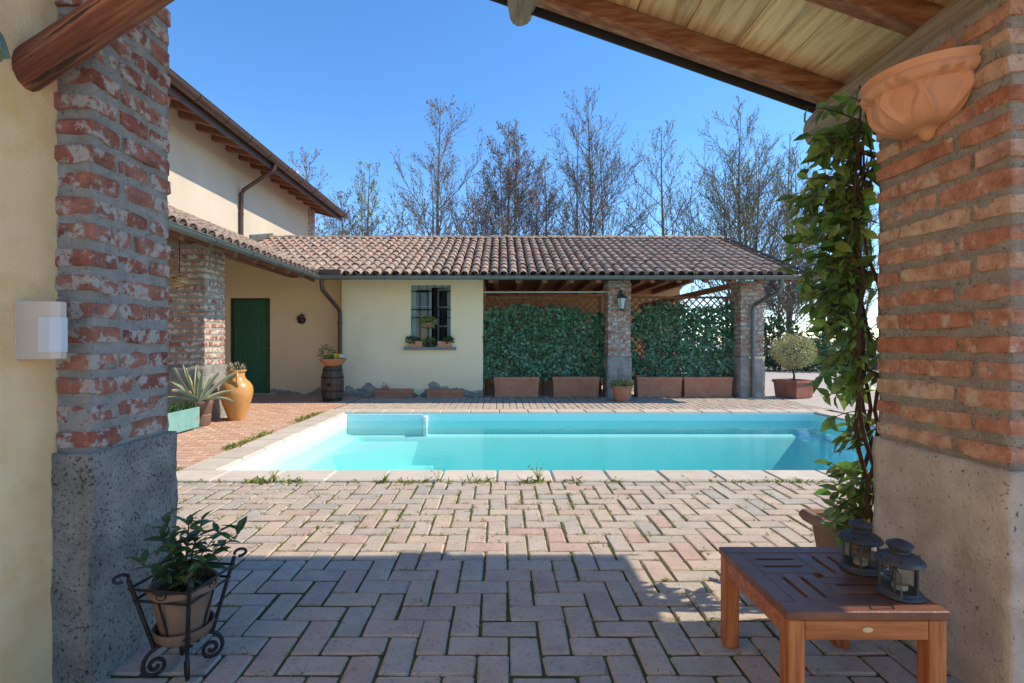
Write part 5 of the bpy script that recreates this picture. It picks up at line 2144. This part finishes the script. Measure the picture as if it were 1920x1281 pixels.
# ------------------------------------------------------------------ trees
def make_tree(label, X, Y, Ht, seed, leaders, spread, budmat, nb, twig=1.0, lean=0.0, group='bare trees beyond the outbuilding', start=.16, budsize=.085, budn=1.0):
    rg = random.Random(seed)
    t = thing('bare_tree', label, 'tree', (X, Y, -.06), group=group)
    tr, br, bd = MB(), MB(), MB()
    def bud(p, big=1.0):
        d = rdir(rg)
        s_ = budsize * rg.uniform(.5, 1.1) * big
        u = d.orthogonal().normalized()
        p = Vector(p)
        bd.add([p, p + d * s_ + u * s_ * .45, p + d * s_ * 1.5, p + d * s_ - u * s_ * .45], [(0, 1, 2, 3)])
    def branch(p0, d, L, r, lvl, mb):
        n = 5 if lvl < 2 else 3
        pts = [Vector(p0)]
        d = d.normalized()
        for i in range(n):
            d = (d + Vector((rg.uniform(-.2, .2), rg.uniform(-.2, .2), .07 + rg.uniform(-.05, .08)))).normalized()
            pts.append(pts[-1] + d * (L / n))
        rad = [r * (1 - .75 * i / n) for i in range(n + 1)]
        mb.tube(pts, rad, 4 if lvl < 2 else 3, cap=False)
        if lvl >= 3:
            for p in pts[1:]:
                if rg.random() < .5 * budn:
                    bud(p)
            return
        kids = (0, 8, 4)[lvl] if lvl else 0
        kids = max(2, int(kids * twig * min(1.6, .6 + L / 2.2)))
        for k in range(kids):
            s_ = .18 + .80 * (k + rg.random()) / kids
            i = min(n - 1, int(s_ * n))
            p = pts[i].lerp(pts[i + 1], s_ * n - i)
            ax = (pts[i + 1] - pts[i]).normalized()
            sd = rdir(rg)
            sd = (sd - ax * sd.dot(ax)).normalized()
            nd = ax * rg.uniform(.75, 1.0) + sd * rg.uniform(.5, .85) + Vector((0, 0, .15))
            branch(p, nd, L * rg.uniform(.30, .52) * (1.1 - .5 * s_), max(.011, r * .5), lvl + 1, mb)
    base_r = Ht * .0095
    for li in range(leaders):
        hh = Ht * (1 if li == 0 else rg.uniform(.72, .97))
        a = rg.uniform(0, 6.28)
        off = Vector((math.cos(a), math.sin(a), 0)) * (0 if li == 0 else rg.uniform(.12, .35) * spread)
        n = 16
        pts = []
        for i in range(n + 1):
            s_ = i / n
            w_ = .10 * math.sin(s_ * 6 + li * 2 + seed) * s_
            pts.append(Vector((off.x * min(1, s_ * 2.2) + w_ + lean * s_ * Ht, off.y * min(1, s_ * 2.2), hh * s_)))
        rad = [base_r * (1 if li == 0 else .7) * (1 - s_) ** .9 + .010 for s_ in [i / n for i in range(n + 1)]]
        tr.tube(pts, rad, 7, cap=False)
        cnt = int(nb * .78) if li == 0 else int(nb * .45)
        for k in range(cnt):
            s_ = start + (.97 - start) * (k + rg.random()) / cnt
            i = min(n - 1, int(s_ * n))
            p = pts[i].lerp(pts[i + 1], s_ * n - i)
            a = k * 2.4 + rg.uniform(-.5, .5)
            env = (1 - s_) ** .8 * min(1, .5 + s_ * 1.4)
            L = spread * (env * 1.75 + .16) * rg.uniform(.6, 1.2)
            el = rg.uniform(.65, 1.35)
            branch(p, Vector((math.cos(a), math.sin(a), el)), L * 1.25, max(.012, rad[i] * .42), 1, br)
    tr.build('trunk', M['bark'], t)
    o = br.build('crown', M['bark'], t)
    o2 = bd.build('buds', budmat, t)
    return t


def treepx(label, px, top, Y, seed, leaders, spread, budmat, nb, **kw):
    p = P(px, top, Y)
    make_tree(label, p.x, Y, p.z + .06, seed, leaders, spread, budmat, nb, **kw)


treepx('slim budding tree with yellow green tips between the farmhouse corner and the two-leader tree', 692, 305, 27, 1, 3, 2.0, M['bud_green'], 30, budn=1.1)
treepx('tall bare tree with two straight leaders behind the tiled roof', 822, 182, 27, 2, 2, 2.9, M['bud_dark'], 34)
treepx('dense dark twiggy tree between two taller bare trees', 952, 234, 28, 3, 4, 2.4, M['bud_dark'], 40, twig=1.25, budn=1.3)
treepx('thin grey tree leaning close to the dense dark twiggy tree', 1022, 292, 29, 4, 2, 1.6, M['bud_dark'], 26, twig=.9)
treepx('tall broad bare tree with many upright limbs beside the dense dark one', 1106, 182, 28, 5, 4, 2.8, M['bud_dark'], 38)
treepx('narrow pointed tree with a few yellow buds', 1243, 236, 27, 6, 1, 2.4, M['bud_green'], 36, budn=.8)
treepx('broad many-stemmed tree flushed with yellow green buds', 1388, 208, 26, 7, 5, 2.9, M['bud_green'], 38, budn=1.3)
treepx('budding tree partly hidden by the climber on the pillar', 1478, 250, 29, 8, 3, 2.0, M['bud_green'], 28)
treepx('bare treetop rising just over the farmhouse gutter', 572, 285, 31, 9, 3, 2.2, M['bud_dark'], 30)
treepx('low thin tree behind the ridge next to the farmhouse corner', 640, 362, 26, 10, 2, 1.8, M['bud_dark'], 24)
treepx('low branching tree behind the ridge, under the gap between tall trees', 890, 372, 30, 12, 2, 2.0, M['bud_dark'], 24)
treepx('low twiggy tree behind the clipped bush at the yard edge', 1462, 500, 21, 13, 3, 1.7, M['bud_dark'], 26, twig=1.2, start=.25)
treepx('bare yard tree behind the climber', 1545, 300, 22, 14, 2, 2.2, M['bud_green'], 30)
treepx('bare tree glimpsed past the climber against the brick pillar', 1610, 330, 26, 15, 2, 2.2, M['bud_dark'], 26)

# evergreen hedge at the back of the yard
rgh = random.Random(4)
for i, (px, w_, hgt, Yb, lab) in enumerate(((1452, 1.0, 2.2, 20.5, 'dark evergreen shrub behind the clipped yellow bush'), (1512, 1.1, 1.3, 20, 'low dark shrub at the back of the yard'), (1570, 1.2, 1.9, 21, 'dark shrub glimpsed through the climber'), (1640, 1.3, 1.5, 21, 'dark shrub at the yard edge glimpsed beside the salmon brick pillar'), (1400, 1.2, 2.0, 22, 'dark shrub behind the end portico pillar'))):
    X = (px - 940) / 960 * Yb
    t = thing('evergreen_shrub', lab, 'shrub', (X, Yb, -.06))
    bush(t, 'foliage', M['leaf_dark'], (0, 0, hgt * .5), w_, 900, .22, .11, 60 + i, flat=hgt * .5 / w_, shell=.3)
    m = MB()
    for q in range(5):
        a = q * 1.3
        m.tube([(0, 0, 0), (.3 * math.cos(a), .3 * math.sin(a), hgt * .5)], [.05, .02], 5)
    m.build('stem', M['bark'], t)
lw_ = thing('yard_wall', 'low pale wall at the back of the yard behind the climber', 'wall', (15, 24, 0))
m = MB()
m.box(7, 40, 24, 24.3, -.06, .55)
m.build('wall', M['stone_pale'], lw_, world=True)
m = MB()
m.cbox(6.96, 40.04, 23.95, 24.35, .552, .62, .01)
m.build('capping', M['stone_coping'], lw_, world=True)

# ------------------------------------------------------------------ weeds in the joints
M['weed'] = mat('weed', [(.17, .22, .035), (.32, .34, .08)], 9, bump=0, rough=.7, rnd=.4, hue=.04, transl=.3)


def weeds(name, label, spots_):
    m = MB()
    rg = random.Random(len(spots_))
    for (x, y, sc, n) in spots_:
        for k in range(n):
            a = rg.uniform(0, 6.28)
            r = rg.uniform(0, 1) * sc * .9
            p = (x + r * math.cos(a), y + r * math.sin(a), -.006)
            m.leaf(p, (rg.uniform(-.9, .9), rg.uniform(-.9, .9), rg.uniform(.2, 1.1)), (rg.uniform(-1, 1), rg.uniform(-1, 1), .5), sc * rg.uniform(.25, .7), sc * rg.uniform(.08, .2), droop=.4)
    o = m.build(name, M['weed'])
    o['kind'] = 'stuff'
    o['label'] = label
    o['category'] = 'weeds'


rg = random.Random(55)
sp = []
ye = POOL[2] - CW - .012
for i in range(420):
    x = rg.uniform(-3.0, 4.2)
    if mnoise.noise(Vector((x * 1.9, 3, 0))) > .08 or rg.random() < .22:
        sp.append((x, ye + rg.uniform(-.02, .006), rg.uniform(.03, .15) * rg.uniform(.5, 1), rg.randint(6, 14)))
for i in range(260):
    y = rg.uniform(4.25, 8.6)
    if mnoise.noise(Vector((y * 1.1, 7, 0))) > -.1:
        sp.append((POOL[0] - CW - .015 - abs(rg.gauss(0, .05)), y, rg.uniform(.03, .11), rg.randint(6, 14)))
for i in range(200):
    sp.append((rg.uniform(-2.8, 5), POOL[3] + CW + rg.uniform(.0, .04), rg.uniform(.015, .04), rg.randint(3, 6)))
for i in range(120):
    sp.append((rg.uniform(-.2, 5.6), rg.uniform(10.25, 10.5), rg.uniform(.02, .06), rg.randint(3, 7)))
weeds('edge_weeds', 'small weeds sprouting along the edges of the pool coping', sp)
sp = []
for i in range(9000):
    ix = rg.randint(-20, 34)
    iy = rg.randint(4, 28)
    x, y = ix * U + .03, Y0 + iy * U
    if rg.random() < .5:
        x += rg.uniform(0, U)
    else:
        y += rg.uniform(0, U)
    m4 = (ix - iy) % 4
    # keep to real joints
    fx, fy = (x - .03) / U, (y - Y0) / U
    cx_, cy_ = math.floor(fx), math.floor(fy)
    on = False
    if abs(fx - round(fx)) < 1e-6:
        c = round(fx)
        on = not ((c - 1 - cy_) % 4 == 0)
    else:
        c = round(fy)
        on = not ((cx_ - (c - 1)) % 4 == 3)
    if not on or y > 4.18:
        continue
    sun_ = y > 2.85 or x > .8
    pr = (.55 if y > 3.0 else .30) if sun_ else .05
    pr *= .5 + 1.2 * max(0, mnoise.noise(Vector((x * 1.1, y * 1.1, 5))) + .3)
    if rg.random() < pr:
        sp.append((x, y, rg.uniform(.016, .046), rg.randint(4, 9)))
weeds('joint_weeds', 'tiny weeds growing in the joints of the herringbone paving', sp)


def tall_weed(label, x, y, h, n, seed):
    t = thing('tall_weed', label, 'weed', (x, y, -.01))
    rg = random.Random(seed)
    st, lf = MB(), MB()
    for k in range(n):
        a = rg.uniform(0, 6.28)
        L = h * rg.uniform(.5, 1)
        sp_ = rg.uniform(.2, .6)
        pts = [Vector((math.cos(a) * sp_ * L * q / 5 * (q / 5), math.sin(a) * sp_ * L * q / 5 * (q / 5), L * q / 5)) for q in range(6)]
        st.tube(pts, [.002, .002, .0017, .0015, .0012, .001], 3)
        for q in range(1, 6):
            for _ in range(3):
                lf.leaf(pts[q], rdir(rg, .3), (0, 0, 1), .016 * rg.uniform(.6, 1.3), .008)
    st.build('stem', M['weed'], t)
    lf.build('leaves', M['weed'], t)


tall_weed('tall spindly weed at the pool coping, the bushiest one', .30, ye - .01, .155, 12, 1)
tall_weed('feathery weed clump at the coping towards the wrought iron stand', -1.86, ye - .01, .10, 9, 2)
tall_weed('single thin weed stalk against the pool water', -.52, ye - .005, .17, 3, 3)
tall_weed('short forked weed at the coping between the stalk and the feathery clump', -.95, ye - .01, .09, 6, 4)
